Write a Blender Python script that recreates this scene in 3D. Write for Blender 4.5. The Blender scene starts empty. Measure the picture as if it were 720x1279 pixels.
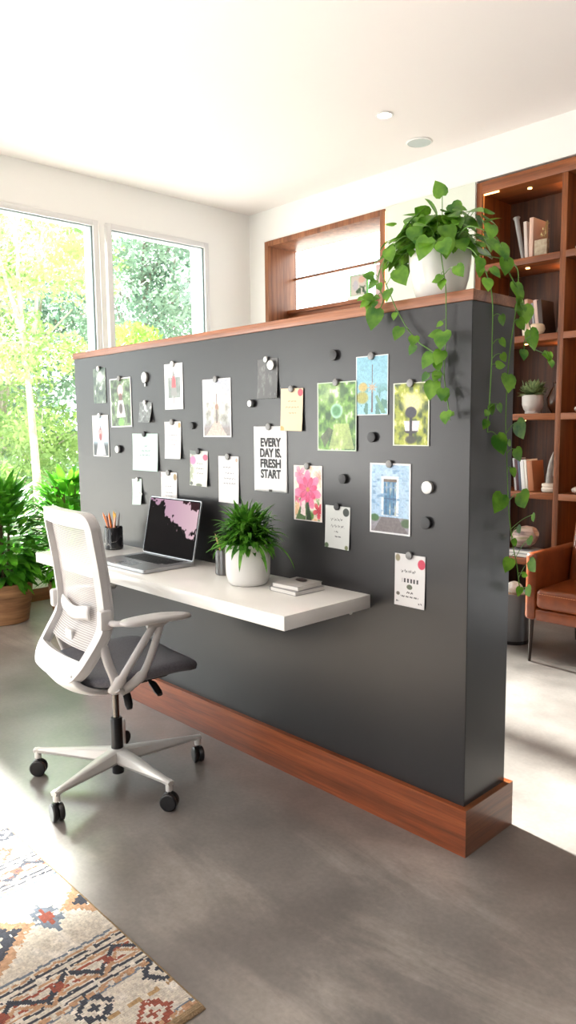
import bpy, bmesh, math, random
import numpy as np
from mathutils import Vector, Matrix
PI = math.pi
random.seed(7)
sc = bpy.context.scene
COL = sc.collection

# ------------------------------------------------------------------ camera
cam_d = bpy.data.cameras.new('camera'); cam = bpy.data.objects.new('camera', cam_d); COL.objects.link(cam)
Rr = Vector((0.69159272, 0.72220402, -0.01099379)); Uu = Vector((-0.07598614, 0.08788487, 0.99322825)); Ff = Vector((-0.71827962, 0.68607405, -0.11565804))
M = Matrix((Rr, Uu, -Ff)).transposed().to_4x4(); M.translation = (1.15596, -1.82163, 1.28841)
cam.matrix_world = M
cam_d.sensor_fit = 'VERTICAL'; cam_d.sensor_height = 36; cam_d.lens = 36 * 920.07 / 1279; cam_d.clip_start = .02; cam_d.clip_end = 300
sc.camera = cam
# ------------------------------------------------------------------ world, sun, area lights, exposure
sc.view_settings.view_transform = 'Standard'; sc.view_settings.look = 'None'; sc.view_settings.gamma = 1; sc.view_settings.exposure = 0.0
sc.view_settings.use_curve_mapping = False
w = bpy.data.worlds.new('world'); sc.world = w; w.use_nodes = True
bg = w.node_tree.nodes['Background']; bg.inputs[0].default_value = (.95, .98, 1, 1); bg.inputs[1].default_value = 4.3
def lamp(name, kind, energy, color, loc=(0, 0, 0), direction=(0, 0, -1), **kw):
    d = bpy.data.lights.new(name, kind); d.energy = energy; d.color = color
    for k, v in kw.items(): setattr(d, k, v)
    o = bpy.data.objects.new(name, d); COL.objects.link(o); o.location = loc
    o.rotation_euler = Vector(direction).to_track_quat('-Z', 'Y').to_euler(); return o
lamp('sun', 'SUN', 52.0, (1, .97, .93), (0, 0, 8), (1, -.10, -.60), angle=.05)
lamp('bright_sky_glow', 'SUN', 5.5, (.97, .98, 1), (0, 0, 9), (1, -.05, -.6), angle=1.2)
lamp('window_daylight', 'AREA', 150, (1, .97, .95), (-3.98, -3.9, 1.25), (1, .3, .9), shape='RECTANGLE', size=1.7, size_y=2.1, spread=2.0)  # added fill lamp, out of view, aimed up to brighten the ceiling
lamp('ceiling_panel_light', 'AREA', 45, (1, .95, .91), (1.6, -3.2, 3.1), (-.25, .35, -1), shape='RECTANGLE', size=3.0, size_y=2.2)  # added fill lamp behind the camera, not a ceiling fixture

# ------------------------------------------------------------------ materials
def lin(c): return tuple(((x / 12.92) if x <= .04045 else ((x + .055) / 1.055) ** 2.4) for x in c)
def s8(r, g, b): return lin((r / 255, g / 255, b / 255))
MATS = {}
def mat(name, color=(.5, .5, .5), rough=.5, metal=0, spec=.5, **kw):
    if name in MATS: return MATS[name]
    m = bpy.data.materials.new(name); m.use_nodes = True; b = m.node_tree.nodes['Principled BSDF']
    b.inputs['Base Color'].default_value = (*color, 1); b.inputs['Roughness'].default_value = rough; b.inputs['Metallic'].default_value = metal
    b.inputs['Specular IOR Level'].default_value = spec
    for k, v in kw.items(): b.inputs[k.replace('_', ' ')].default_value = v
    MATS[name] = m; return m
def nodes(m): return m.node_tree.nodes, m.node_tree.links, m.node_tree.nodes['Principled BSDF']
def coords(N, L, scale=(1, 1, 1), kind='Object', rot=(0, 0, 0)):
    t = N.new('ShaderNodeTexCoord'); mp = N.new('ShaderNodeMapping'); mp.inputs['Scale'].default_value = scale; mp.inputs['Rotation'].default_value = rot
    L.new(t.outputs[kind], mp.inputs[0]); return mp.outputs[0]
def noise(N, L, vec, scale, detail=4, rough=.55, dist=0):
    n = N.new('ShaderNodeTexNoise'); n.inputs['Scale'].default_value = scale; n.inputs['Detail'].default_value = detail
    n.inputs['Roughness'].default_value = rough; n.inputs['Distortion'].default_value = dist; L.new(vec, n.inputs['Vector']); return n.outputs['Fac']
def ramp(N, L, fac, stops):
    r = N.new('ShaderNodeValToRGB'); e = r.color_ramp.elements
    while len(e) < len(stops): e.new(.5)
    for i, (p, c) in enumerate(stops): e[i].position = p; e[i].color = (*c, 1) if len(c) == 3 else c
    L.new(fac, r.inputs[0]); return r.outputs[0]
def bump(N, L, b, h, strength=.2, dist=.01):
    n = N.new('ShaderNodeBump'); n.inputs['Strength'].default_value = strength; n.inputs['Distance'].default_value = dist
    L.new(h, n.inputs['Height']); L.new(n.outputs[0], b.inputs['Normal'])
def mixc(N, L, fac, a, b, mode='MIX'):
    n = N.new('ShaderNodeMix'); n.data_type = 'RGBA'; n.blend_type = mode
    if isinstance(fac, (int, float)): n.inputs[0].default_value = fac
    else: L.new(fac, n.inputs[0])
    for i, x in ((6, a), (7, b)):
        if isinstance(x, tuple): n.inputs[i].default_value = (*x, 1)
        else: L.new(x, n.inputs[i])
    return n.outputs[2]
def wood(name, c_dark, c_mid, c_light, axis='x', rough=.38, sc_=1.0):
    m = mat(name, c_mid, rough); N, L, b = nodes(m)
    k = {'x': (.9, 22, 22), 'y': (22, .9, 22), 'z': (22, 22, .9)}[axis]
    v = coords(N, L, tuple(a * sc_ for a in k))
    n1 = noise(N, L, v, 1.0, 5, .6, .6)
    v2 = coords(N, L, tuple(a * sc_ * 5 for a in k)); n2 = noise(N, L, v2, 1.5, 3, .6)
    c = ramp(N, L, n1, [(.28, c_dark), (.5, c_mid), (.72, c_light)])
    f = ramp(N, L, n2, [(.35, (.72, .72, .72)), (.6, (1, 1, 1))])
    L.new(mixc(N, L, 1.0, c, f, 'MULTIPLY'), b.inputs['Base Color']); bump(N, L, b, n2, .08, .002); return m
def noisy(name, c1, c2, scale=6, rough=.6, bs=0, **kw):
    m = mat(name, c1, rough, **kw); N, L, b = nodes(m); v = coords(N, L); n = noise(N, L, v, scale, 5)
    L.new(ramp(N, L, n, [(.35, c1), (.65, c2)]), b.inputs['Base Color'])
    if bs: bump(N, L, b, n, bs, .005)
    return m
def leafmat(name, c1, c2, scale=9, trans=.35, rough=.42):
    m = mat(name, c1, rough); N, L, b = nodes(m); v = coords(N, L); n = noise(N, L, v, scale, 3)
    c = ramp(N, L, n, [(.35, c1), (.65, c2)]); L.new(c, b.inputs['Base Color'])
    t = N.new('ShaderNodeBsdfTranslucent'); L.new(c, t.inputs[0]); mx = N.new('ShaderNodeMixShader'); mx.inputs[0].default_value = trans
    L.new(b.outputs[0], mx.inputs[1]); L.new(t.outputs[0], mx.inputs[2]); L.new(mx.outputs[0], N['Material Output'].inputs[0]); return m
def emit(name, color, s):
    m = mat(name, color, .5); b = m.node_tree.nodes['Principled BSDF']; b.inputs['Emission Color'].default_value = (*color, 1); b.inputs['Emission Strength'].default_value = s; return m
def vcol(name, rough=.5, weave=0, em=0):
    m = mat(name, (.8, .8, .8), rough); N, L, b = nodes(m); a = N.new('ShaderNodeVertexColor'); a.layer_name = 'Col'; L.new(a.outputs[0], b.inputs['Base Color'])
    if em: L.new(a.outputs[0], b.inputs['Emission Color']); b.inputs['Emission Strength'].default_value = em
    if weave:
        v = coords(N, L, (1, 1, 1)); wv = N.new('ShaderNodeTexWave'); wv.inputs['Scale'].default_value = 55; wv.inputs['Distortion'].default_value = 2.5; wv.inputs['Detail Scale'].default_value = 6; L.new(v, wv.inputs[0])
        n = noise(N, L, v, 160, 2); mm = N.new('ShaderNodeMath'); L.new(wv.outputs[1], mm.inputs[0]); L.new(n, mm.inputs[1])
        bump(N, L, b, mm.outputs[0], .8, weave)
        L.new(mixc(N, L, 1.0, a.outputs[0], ramp(N, L, n, [(.3, (.7, .7, .7)), (.6, (1, 1, 1))]), 'MULTIPLY'), b.inputs['Base Color'])
    return m
def glassy(name, tint=(1, 1, 1), gl=.07, rough=.02):
    m = bpy.data.materials.new(name); m.use_nodes = True; N, L = m.node_tree.nodes, m.node_tree.links; N.remove(N['Principled BSDF'])
    t = N.new('ShaderNodeBsdfTransparent'); t.inputs[0].default_value = (*tint, 1); g = N.new('ShaderNodeBsdfGlossy'); g.inputs['Roughness'].default_value = rough
    mx = N.new('ShaderNodeMixShader'); mx.inputs[0].default_value = gl; L.new(t.outputs[0], mx.inputs[1]); L.new(g.outputs[0], mx.inputs[2]); L.new(mx.outputs[0], N['Material Output'].inputs[0]); return m

M_white = mat('white_paint', s8(247, 245, 242), .75)
M_ceil = mat('ceiling_paint', s8(246, 238, 235), .85)
M_green_wall = mat('pale_green_paint', s8(226, 231, 218), .75)
M_frame = mat('window_frame_paint', s8(228, 226, 226), .45)
M_frame_dark = mat('window_gasket', s8(120, 135, 138), .5)
M_pane = glassy('window_glass', (.97, 1, .99), .05)
M_cap = wood('walnut_cap', s8(98, 58, 38), s8(150, 92, 62), s8(180, 120, 86), 'x', .35)
M_base = wood('walnut_baseboard', s8(92, 42, 18), s8(138, 68, 32), s8(166, 90, 46), 'x', .33)
M_baseY = wood('walnut_baseboard_end', s8(84, 44, 22), s8(120, 68, 36), s8(146, 90, 52), 'y', .3)
M_shelfx = wood('walnut_shelf', s8(92, 46, 20), s8(144, 78, 36), s8(172, 100, 50), 'x', .45)
M_shelfz = wood('walnut_upright', s8(88, 44, 20), s8(136, 74, 34), s8(166, 96, 48), 'z', .45)
M_back = wood('walnut_back_panel', s8(44, 22, 12), s8(76, 42, 22), s8(104, 62, 34), 'z', .5)  # walnut darkened so the colour carries the shade inside the cubbies
M_char = noisy('charcoal_paint', s8(34, 33, 35), s8(37, 36, 37), 3, .33)
M_desk = mat('white_lacquer', s8(238, 236, 232), .16)
M_plastic = mat('warm_white_plastic', s8(193, 191, 191), .38)
M_plastic2 = mat('light_grey_plastic', s8(186, 184, 184), .4)
M_black = mat('black_plastic', s8(22, 22, 24), .35)
M_chrome = mat('dark_steel', s8(110, 108, 106), .25, 1)
M_alu = mat('base_aluminium', s8(205, 203, 200), .36, .25)
M_seat = noisy('grey_seat_fabric', s8(92, 92, 99), s8(104, 104, 112), 180, .7, .15)
M_ceram = mat('white_ceramic', s8(238, 236, 232), .22)
M_leaf_fern = leafmat('fern_green', s8(44, 108, 24), s8(108, 172, 54), 25, .35)
M_leaf_poth = leafmat('pothos_green', s8(54, 112, 26), s8(128, 180, 56), 16, .34, .33)
M_stem = mat('green_stem', s8(96, 140, 56), .5)
M_leaf_bush = leafmat('bush_green', s8(46, 118, 28), s8(110, 186, 52), 12, .38, .35)
M_leaf_bush2 = leafmat('light_bush_green', s8(64, 140, 26), s8(112, 184, 50), 12, .3, .35)
M_leaf_succ = leafmat('succulent_green', s8(96, 128, 84), s8(168, 188, 132), 40, .2)
M_soil = noisy('potting_soil', s8(40, 30, 22), s8(64, 48, 36), 60, .95, .4)
M_leather = noisy('tan_leather', s8(112, 52, 22), s8(134, 66, 30), 14, .3)
M_lsilver = mat('laptop_aluminium', s8(176, 178, 182), .32, .75)
M_dark = mat('matte_black_paint', s8(30, 30, 32), .45)
M_mag_g = mat('grey_magnet', s8(120, 119, 118), .4, .3)
M_mag_d = mat('dark_magnet', s8(48, 48, 50), .5)
M_mag_s = mat('silver_magnet', s8(190, 190, 188), .32, .4)
M_ink = mat('black_ink', s8(62, 62, 64), .7)
M_paint = vcol('printed_paper', .42)
M_rug = vcol('woven_wool', .95, .004)
M_screen = vcol('lit_screen', .25, 0, .8)
M_screen.node_tree.nodes['Principled BSDF'].inputs['Specular IOR Level'].default_value = .04; M_screen.node_tree.nodes['Principled BSDF'].inputs['IOR'].default_value = 1.06
M_screen.node_tree.links.remove(M_screen.node_tree.nodes['Principled BSDF'].inputs['Base Color'].links[0]); M_screen.node_tree.nodes['Principled BSDF'].inputs['Base Color'].default_value = (.01, .01, .01, 1)
M_led = emit('warm_led', (1, .58, .22), 6)
M_ledw = emit('downlight_glow', (1, .86, .66), 9)

# ------------------------------------------------------------------ mesh helpers
class MB:
    def __init__(s): s.v = []; s.f = []
    def add(s, vs, fs):
        o = len(s.v); s.v += [tuple(p) for p in vs]; s.f += [tuple(i + o for i in f) for f in fs]; return s
    def box(s, x0, y0, z0, x1, y1, z1, m=None):
        vs = [(x, y, z) for x in (x0, x1) for y in (y0, y1) for z in (z0, z1)]
        if m is not None: vs = [m @ Vector(p) for p in vs]
        return s.add(vs, [(0, 1, 3, 2), (4, 6, 7, 5), (0, 4, 5, 1), (2, 3, 7, 6), (0, 2, 6, 4), (1, 5, 7, 3)])
    def tube(s, pts, r, n=8, flat=1.0, cap=True, up=None):
        pts = [Vector(p) for p in pts]; rs = r if isinstance(r, (list, tuple)) else [r] * len(pts); vs = []; fs = []; prev = None
        for i, p in enumerate(pts):
            t = (pts[min(i + 1, len(pts) - 1)] - pts[max(i - 1, 0)]).normalized()
            if prev is None:
                a = Vector(up) if up else (Vector((0, 0, 1)) if abs(t.z) < .9 else Vector((1, 0, 0)))
            else: a = prev
            u = (a - t * a.dot(t)).normalized(); prev = u; w_ = t.cross(u)
            for k in range(n):
                an = 2 * PI * k / n; vs.append(p + u * math.cos(an) * rs[i] * flat + w_ * math.sin(an) * rs[i])
        for i in range(len(pts) - 1):
            for k in range(n): a = i * n + k; b = i * n + (k + 1) % n; fs.append((a, b, b + n, a + n))
        if cap: fs.append(tuple(range(n))[::-1]); fs.append(tuple((len(pts) - 1) * n + k for k in range(n)))
        return s.add(vs, fs)
    def lathe(s, prof, n=32, c=(0, 0, 0), m=None, sx=1, sy=1):
        vs = []; fs = []
        for (r, z) in prof:
            for k in range(n):
                a = 2 * PI * k / n; p = Vector((max(r, 1e-5) * math.cos(a) * sx, max(r, 1e-5) * math.sin(a) * sy, z)); p = m @ p if m is not None else p; vs.append(p + Vector(c))
        for i in range(len(prof) - 1):
            for k in range(n): a = i * n + k; b = i * n + (k + 1) % n; fs.append((a, b, b + n, a + n))
        fs.append(tuple(range(n))[::-1]); fs.append(tuple((len(prof) - 1) * n + k for k in range(n)))
        return s.add(vs, fs)
    def grid(s, fn, nu, nv, wrap=False):
        vs = [fn(i / nu, j / nv) for j in range(nv + 1) for i in range(nu + 1)]
        return s.add(vs, [(j * (nu + 1) + i, j * (nu + 1) + i + 1, (j + 1) * (nu + 1) + i + 1, (j + 1) * (nu + 1) + i) for j in range(nv) for i in range(nu)])
    def build(s, name, m, parent=None, loc=None, bevel=0, smooth=True, angle=35, rz=0, seg=2, solid=0, sub=0):
        me = bpy.data.meshes.new(name); me.from_pydata(s.v, [], s.f)
        bm = bmesh.new(); bm.from_mesh(me); bmesh.ops.recalc_face_normals(bm, faces=bm.faces)
        if bevel:
            es = [e for e in bm.edges if len(e.link_faces) == 2 and e.calc_face_angle(0) > .5]
            bmesh.ops.bevel(bm, geom=es, offset=bevel, segments=seg, affect='EDGES', profile=.5, clamp_overlap=True)
        bm.to_mesh(me); bm.free()
        if smooth: me.shade_smooth(); me.set_sharp_from_angle(angle=math.radians(angle))
        me.materials.append(m); o = bpy.data.objects.new(name, me); COL.objects.link(o)
        if parent: o.parent = parent
        if loc: o.location = loc
        if rz: o.rotation_euler.z = rz
        if solid: md = o.modifiers.new('thick', 'SOLIDIFY'); md.thickness = solid; md.offset = 0
        if sub: md = o.modifiers.new('sub', 'SUBSURF'); md.levels = sub; md.render_levels = sub
        return o
def tag(o, label, cat, group=None):
    o['label'] = label; o['category'] = cat
    if group: o['group'] = group
    return o
def thing(name, label, cat, loc=(0, 0, 0), rz=0, group=None):
    o = bpy.data.objects.new(name, None); COL.objects.link(o); o.location = loc; o.rotation_euler.z = rz; o.empty_display_size = .05
    return tag(o, label, cat, group)
def struct(o): o['kind'] = 'structure'; return o
def B(x0, y0, z0, x1, y1, z1): return MB().box(x0, y0, z0, x1, y1, z1)
def bk(x, z): return 1.156 + (x - 1.156) * 1.067, 1.288 + (z - 1.288) * 1.067
def smooth_pts(pts, k=5):
    P = [Vector(p) for p in pts]; P = [P[0] * 2 - P[1]] + P + [P[-1] * 2 - P[-2]]; out = []
    for i in range(1, len(P) - 2):
        for j in range(k):
            t = j / k; a, b, c, d = P[i - 1:i + 3]
            out.append(.5 * ((2 * b) + (c - a) * t + (2 * a - 5 * b + 4 * c - d) * t * t + (3 * b - a - 3 * c + d) * t ** 3))
    out.append(P[-2]); return out
def rot_to(d, up=(0, 0, 1)):
    return Vector(d).to_track_quat('Z', 'Y').to_matrix()

# ================================================================== STRUCTURE
XW, YB, ZC = -4.10, 2.75, 3.19
X1, Y0 = 3.6, -5.2
# floor
m = mat('polished_concrete', (.2, .18, .17), .3, Coat_Weight=.75, Coat_Roughness=.24, Coat_IOR=1.65); N, L, b = nodes(m); v = coords(N, L)
n1 = noise(N, L, v, .8, 4, .5, 0); n2 = noise(N, L, v, 2.6, 5, .55, 0); n3 = noise(N, L, coords(N, L, (1.6, .9, 1), rot=(0, 0, .6)), 1.1, 9, .66, 1.2); n4 = noise(N, L, v, 70, 2)
c = ramp(N, L, n1, [(.25, s8(108, 102, 98)), (.75, s8(138, 132, 128))])
c = mixc(N, L, 1.0, c, ramp(N, L, n2, [(.38, (.74, .73, .72)), (.62, (1.1, 1.09, 1.08))]), 'MULTIPLY')
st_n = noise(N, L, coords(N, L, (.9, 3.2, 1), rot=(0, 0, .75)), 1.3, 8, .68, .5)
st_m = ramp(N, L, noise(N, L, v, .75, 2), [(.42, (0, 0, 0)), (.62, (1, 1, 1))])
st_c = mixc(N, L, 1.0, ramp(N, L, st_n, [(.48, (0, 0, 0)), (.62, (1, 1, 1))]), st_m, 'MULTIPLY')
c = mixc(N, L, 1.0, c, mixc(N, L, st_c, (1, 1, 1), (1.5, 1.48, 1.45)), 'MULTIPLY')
c = mixc(N, L, 1.0, c, ramp(N, L, n4, [(.3, (.9, .9, .9)), (.7, (1.05, 1.05, 1.05))]), 'MULTIPLY')
L.new(c, b.inputs['Base Color']); L.new(ramp(N, L, n2, [(.3, (.28, .28, .28)), (.7, (.34, .34, .34))]), b.inputs['Roughness'])

struct(B(XW, Y0, -.12, X1, YB, 0).build('floor', m, smooth=False))
struct(B(XW - .3, Y0 - .2, ZC, X1 + .2, YB + .6, ZC + .15).build('ceiling', M_ceil, smooth=False))
# window wall with cut-through openings (y ranges, z ranges)
WX = XW - .24
WIN = [(.30, 1.19, .48, 2.86), (1.285, 2.256, .48, 2.86), (-2.6, -.5, .25, 2.2), (-5.0, -2.9, .25, 2.2)]  # last two: unseen windows added to bring in sun and fill light
wl = MB()
wl.box(WX, Y0, 0, XW, -5.0, ZC); wl.box(WX, -5.0, 2.2, XW, -.5, ZC); wl.box(WX, -5.0, 0, XW, -.5, .25); wl.box(WX, -2.9, .25, XW, -2.6, 2.2)
wl.box(WX, -.5, 0, XW, .30, ZC); wl.box(WX, .30, 2.86, XW, 2.256, ZC); wl.box(WX, .30, 0, XW, 2.256, .48); wl.box(WX, 2.256, 0, XW, YB + .5, ZC)
wl.box(WX, 1.215, .48, XW, 1.26, 2.86)
struct(wl.build('wall_left', M_white, smooth=False))
struct(B(XW, Y0, 0, XW + .016, YB, .095).build('baseboard_left', M_baseY, bevel=.003))
for i, (y0, y1, z0, z1) in enumerate(WIN):
    f = MB(); t = .032; d0, d1 = XW - .03, XW + .014
    f.box(d0, y0 - .012, z0 - .01, d1, y0 + t, z1 + .012); f.box(d0, y1 - t, z0 - .01, d1, y1 + .012, z1 + .012); f.box(d0, y0 + t, z0 - .01, d1, y1 - t, z0 + t); f.box(d0, y0 + t, z1 - t, d1, y1 - t, z1 + .012)
    wo = struct(f.build('window_%d' % (i + 1), M_frame, bevel=.003))
    g = MB(); q = .012
    g.box(d0 + .004, y0 + t, z0 + t, d1 - .02, y0 + t + q, z1 - t); g.box(d0 + .004, y1 - t - q, z0 + t, d1 - .02, y1 - t, z1 - t); g.box(d0 + .004, y0 + t + q, z1 - t - q * .6, d1 - .02, y1 - t - q, z1 - t)
    g.build('gasket', M_frame_dark, wo, smooth=False)
    B(XW - .014, y0 + t, z0 + t, XW - .008, y1 - t, z1 - t).build('pane', M_pane, wo, smooth=False)
# back wall with the framed opening
OX0, OX1, OZ0, OZ1 = -3.876, -2.515, 2.10, 2.915
wb = MB()
wb.box(XW, YB, 0, OX0, YB + .12, ZC); wb.box(OX0, YB, 0, OX1, YB + .12, OZ0); wb.box(OX0, YB, OZ1, OX1, YB + .12, ZC)
wb.box(OX1, YB + .002, 0, -1.73, YB + .12, 2.93); wb.box(OX1, YB, 2.93, X1, YB + .12, ZC)
wb.box(-1.73, YB + .42, 0, X1, YB + .5, ZC)
struct(wb.build('wall_back', M_white, smooth=False))
struct(B(OX1 + .003, YB - .012, .1, -1.733, YB + .001, 2.925).build('wall_recess', M_green_wall, smooth=False))
rw = MB().box(X1, Y0, 0, X1 + .15, YB, ZC)
M_taupe = mat('taupe_paint', s8(74, 64, 57), .8)  # unseen walls made dark to cut bounced light
struct(rw.build('wall_right', M_taupe, smooth=False))
fw = MB(); fw.box(XW, Y0 - .15, 0, -2.6, Y0, ZC); fw.box(.2, Y0 - .15, 0, X1, Y0, ZC); fw.box(-2.6, Y0 - .15, 2.4, .2, Y0, ZC)  # unseen wall, its opening added and sized for front fill light
struct(fw.build('wall_front', M_taupe, smooth=False))
ground = B(-70, -40, -.5, XW - .3, 60, -.4)
gm = noisy('grass', s8(178, 170, 164), s8(200, 194, 188), 2.5, .9)  # ground kept pale and neutral to avoid green bounced light
struct(ground.build('ground', gm, smooth=False))

# framed opening in the back wall
o3 = MB(); th = .045; OD = YB + .33
o3.box(OX0, YB - .02, OZ0, OX0 + th, OD, OZ1); o3.box(OX1 - th, YB - .02, OZ0, OX1, OD, OZ1); o3.box(OX0 + th, YB - .02, OZ1 - th, OX1 - th, OD, OZ1); o3.box(OX0 + th, YB - .02, OZ0, OX1 - th, OD, OZ0 + th)
M_open = wood('walnut_reveal', s8(112, 66, 42), s8(150, 94, 62), s8(180, 120, 82), 'z', .4)
w3 = struct(o3.build('window_5', M_open, bevel=.002))
B(OX0 + th, OD - .035, 2.615, OX1 - th, OD - .014, 2.633).build('rail', M_open, w3)
lg_ = B(OX0 + th, OD - .12, 2.305, OX1 - th, OD, 2.335); lg_.box(OX0 + th, OD - .10, OZ0 + th, OX1 - th, OD - .02, 2.305); lg_.build('ledge', M_shelfx, w3)
B(OX0 + th, OD - .012, OZ0 + th, OX1 - th, OD - .006, OZ1 - th).build('pane', M_pane, w3, smooth=False)
B(OX1 + .0005, YB - .012, OZ0 + .1, OX1 + .005, YB - .006, OZ1 - .02).build('light_strip', M_led, w3, smooth=False)

# ================================================================== PARTITION
T, Lp, Hp = .231, 2.29, 1.661
pt = thing('partition_wall', 'charcoal magnetic half-height partition with walnut cap and walnut baseboard', 'partition', (0, 0, 0))
B(-Lp, 0, 0, 0, T, Hp - .03).build('panel', M_char, pt, bevel=.0015, smooth=False)
B(-Lp - .006, -.004, Hp - .030, .004, T + .004, Hp).build('cap', M_cap, pt, bevel=.002)
e_ = .02
bb = MB(); bb.add([(-Lp - e_, -e_, 0), (e_, -e_, 0), (e_, -e_, .147), (-Lp - e_, -e_, .147), (-Lp, 0, .147), (0, 0, .147)], [(0, 1, 2, 3), (3, 2, 5, 4)])
bb.add([(-Lp - e_, T + e_, 0), (e_, T + e_, 0), (e_, T + e_, .147), (-Lp - e_, T + e_, .147), (-Lp, T, .147), (0, T, .147)], [(1, 0, 3, 2), (2, 3, 4, 5)])
bb.build('baseboard', M_base, pt, smooth=False)
be = MB(); be.add([(e_, -e_, 0), (e_, T + e_, 0), (e_, T + e_, .147), (e_, -e_, .147), (0, 0, .147), (0, T, .147)], [(0, 1, 2, 3), (3, 2, 5, 4)])
be.add([(-Lp - e_, -e_, 0), (-Lp - e_, T + e_, 0), (-Lp - e_, T + e_, .147), (-Lp - e_, -e_, .147), (-Lp, 0, .147), (-Lp, T, .147)], [(1, 0, 3, 2), (2, 3, 4, 5)])
be.build('baseboard', M_baseY, pt, smooth=False)

# ================================================================== DESK
dk = thing('floating_desk', 'white lacquered wall-mounted desk slab fixed to the charcoal partition', 'desk', (-1.17, 0, .695))
B(-.815, -.39, 0, .806, -.001, .045).build('desk_slab', M_desk, dk, bevel=.0025)
h = MB()
for x in (.70, .745): h.tube(smooth_pts([(x, -.035, .0), (x, -.04, -.012), (x + .012, -.045, -.02), (x + .02, -.045, -.012)], 3), .0035, 6)
h.build('cable_hook', M_mag_s, dk)

# ================================================================== CARDS (pictures are printed on them)
def vnoise(h, w_, sx, sy, seed=0):
    r = np.random.RandomState(seed); g = r.rand(sy + 2, sx + 2); y = np.linspace(0, sy, h, endpoint=False); x = np.linspace(0, sx, w_, endpoint=False)
    yi = y.astype(int); xi = x.astype(int); fy = (y - yi)[:, None]; fx = (x - xi)[None]; fy = fy * fy * (3 - 2 * fy); fx = fx * fx * (3 - 2 * fx)
    a = g[yi][:, xi]; b = g[yi][:, xi + 1]; c = g[yi + 1][:, xi]; d = g[yi + 1][:, xi + 1]
    return a * (1 - fy) * (1 - fx) + b * (1 - fy) * fx + c * fy * (1 - fx) + d * fy * fx
def fnoise(h, w_, s, seed=0): return (vnoise(h, w_, s, s, seed) + .5 * vnoise(h, w_, 2 * s, 2 * s, seed + 1) + .25 * vnoise(h, w_, 4 * s, 4 * s, seed + 2)) / 1.75
C8 = lambda *a: np.array(a, float) / 255
def blend(im, mask, col): m_ = np.clip(mask, 0, 1)[..., None]; return im * (1 - m_) + np.array(col) * m_
NU, NV = 84, 126
YY, XX = np.mgrid[0:NV, 0:NU]; XX = (XX + .5) / NU; YY = 1 - (YY + .5) / NV      # row 0 is the top of the card, YY=1
def base(c): return np.ones((NV, NU, 3)) * C8(*c)
def ell(cx, cy, rx, ry, soft=.3): d = np.sqrt(((XX - cx) / rx) ** 2 + ((YY - cy) / ry) ** 2); return np.clip((1 - d) / soft, 0, 1)
def grain(im, a=.12, seed=77):
    n = .6 * vnoise(NV, NU, 30, 44, seed) + .4 * vnoise(NV, NU, 60, 90, seed + 1); return im * (1 - a + 2 * a * n[..., None])
def border(im, c=(245, 245, 243), t=.035):
    im = grain(im)
    m_ = (XX < t) | (XX > 1 - t) | (YY < t * .66) | (YY > 1 - t * .66); im = im.copy(); im[m_] = C8(*c); return im
def poly(pts, soft=0):
    ins = np.zeros(XX.shape, bool); n = len(pts)
    for i in range(n):
        (x0, y0), (x1, y1) = pts[i], pts[(i + 1) % n]
        if y0 == y1: continue
        c = ((YY < y0) != (YY < y1)) & (XX < (x1 - x0) * (YY - y0) / (y1 - y0) + x0); ins ^= c
    return ins.astype(float)
def scribble(im, rows, col=(120, 116, 118), seed=0, th=.012):
    r = np.random.RandomState(seed)
    for (y, x0, x1, amp) in rows:
        ph = r.rand(4) * 6; wv = y + amp * (np.sin(XX * 95 + ph[0]) * .6 + np.sin(XX * 41 + ph[1]) * .4)
        m_ = (np.abs(YY - wv) < th) & (XX > x0) & (XX < x1) & (np.sin(XX * 47 + ph[2]) > -.75); im = blend(im, m_ * .8, C8(*col))
    return im
def greenish(seed, a=(30, 60, 24), b=(120, 170, 60), c=(225, 235, 190), s=7):
    n = fnoise(NV, NU, s, seed); n = (n - n.min()) / (n.max() - n.min()); im = base(a); im = blend(im, (n - .25) * 3, C8(*b)); return blend(im, (n - .68) * 5, C8(*c))
def im_A():
    im = greenish(1, (60, 84, 74), (110, 130, 112), (225, 235, 235)); return blend(im, ell(.55, .75, .35, .25, .8), C8(230, 238, 240))
def im_B():
    im = greenish(2, (40, 60, 36), (112, 142, 96), (232, 238, 226), 8); im = blend(im, ell(.5, .75, .16, .14), C8(244, 196, 196)); im = blend(im, ell(.5, .6, .1, .1), C8(110, 70, 60))
    im = blend(im, poly([(.38, .55), (.62, .55), (.72, .2), (.28, .2)]), C8(222, 216, 218)); im = blend(im, ell(.5, .38, .1, .12), C8(70, 60, 56)); im = blend(im, ell(.5, .1, .16, .1), C8(120, 190, 80)); return border(im)
def im_C():
    im = base((188, 212, 232)); im = blend(im, (fnoise(NV, NU, 4, 3) - .4) * 2, C8(228, 238, 246)); im = blend(im, (.38 - YY) * 8 * (np.abs(XX - .5) > .12), C8(36, 50, 56))
    im = blend(im, poly([(.34, .4), (.66, .4), (.8, .04), (.2, .04)]), C8(216, 218, 226)); im = blend(im, ell(.5, .58, .16, .14), C8(226, 150, 150)); im = blend(im, ell(.5, .47, .1, .1), C8(150, 60, 66)); im = blend(im, poly([(.47, .64), (.53, .64), (.51, .8)]), C8(60, 60, 70)); return border(im)
def im_D():
    im = base((246, 246, 246)); m_ = (XX > .2) & (XX < .86) & (YY > .25) & (YY < .7); im = blend(im, m_ * (.45 + .5 * fnoise(NV, NU, 9, 5)), C8(96, 110, 104))
    im = blend(im, poly([(.35, .3), (.67, .3), (.62, .68), (.5, .86), (.4, .68)]), C8(150, 152, 150)); im = blend(im, poly([(.4, .48), (.62, .48), (.6, .66), (.5, .74), (.42, .66)]), C8(226, 90, 98)); im = blend(im, poly([(.49, .12), (.53, .12), (.53, .34), (.49, .34)]), C8(150, 150, 150)); return im
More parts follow.
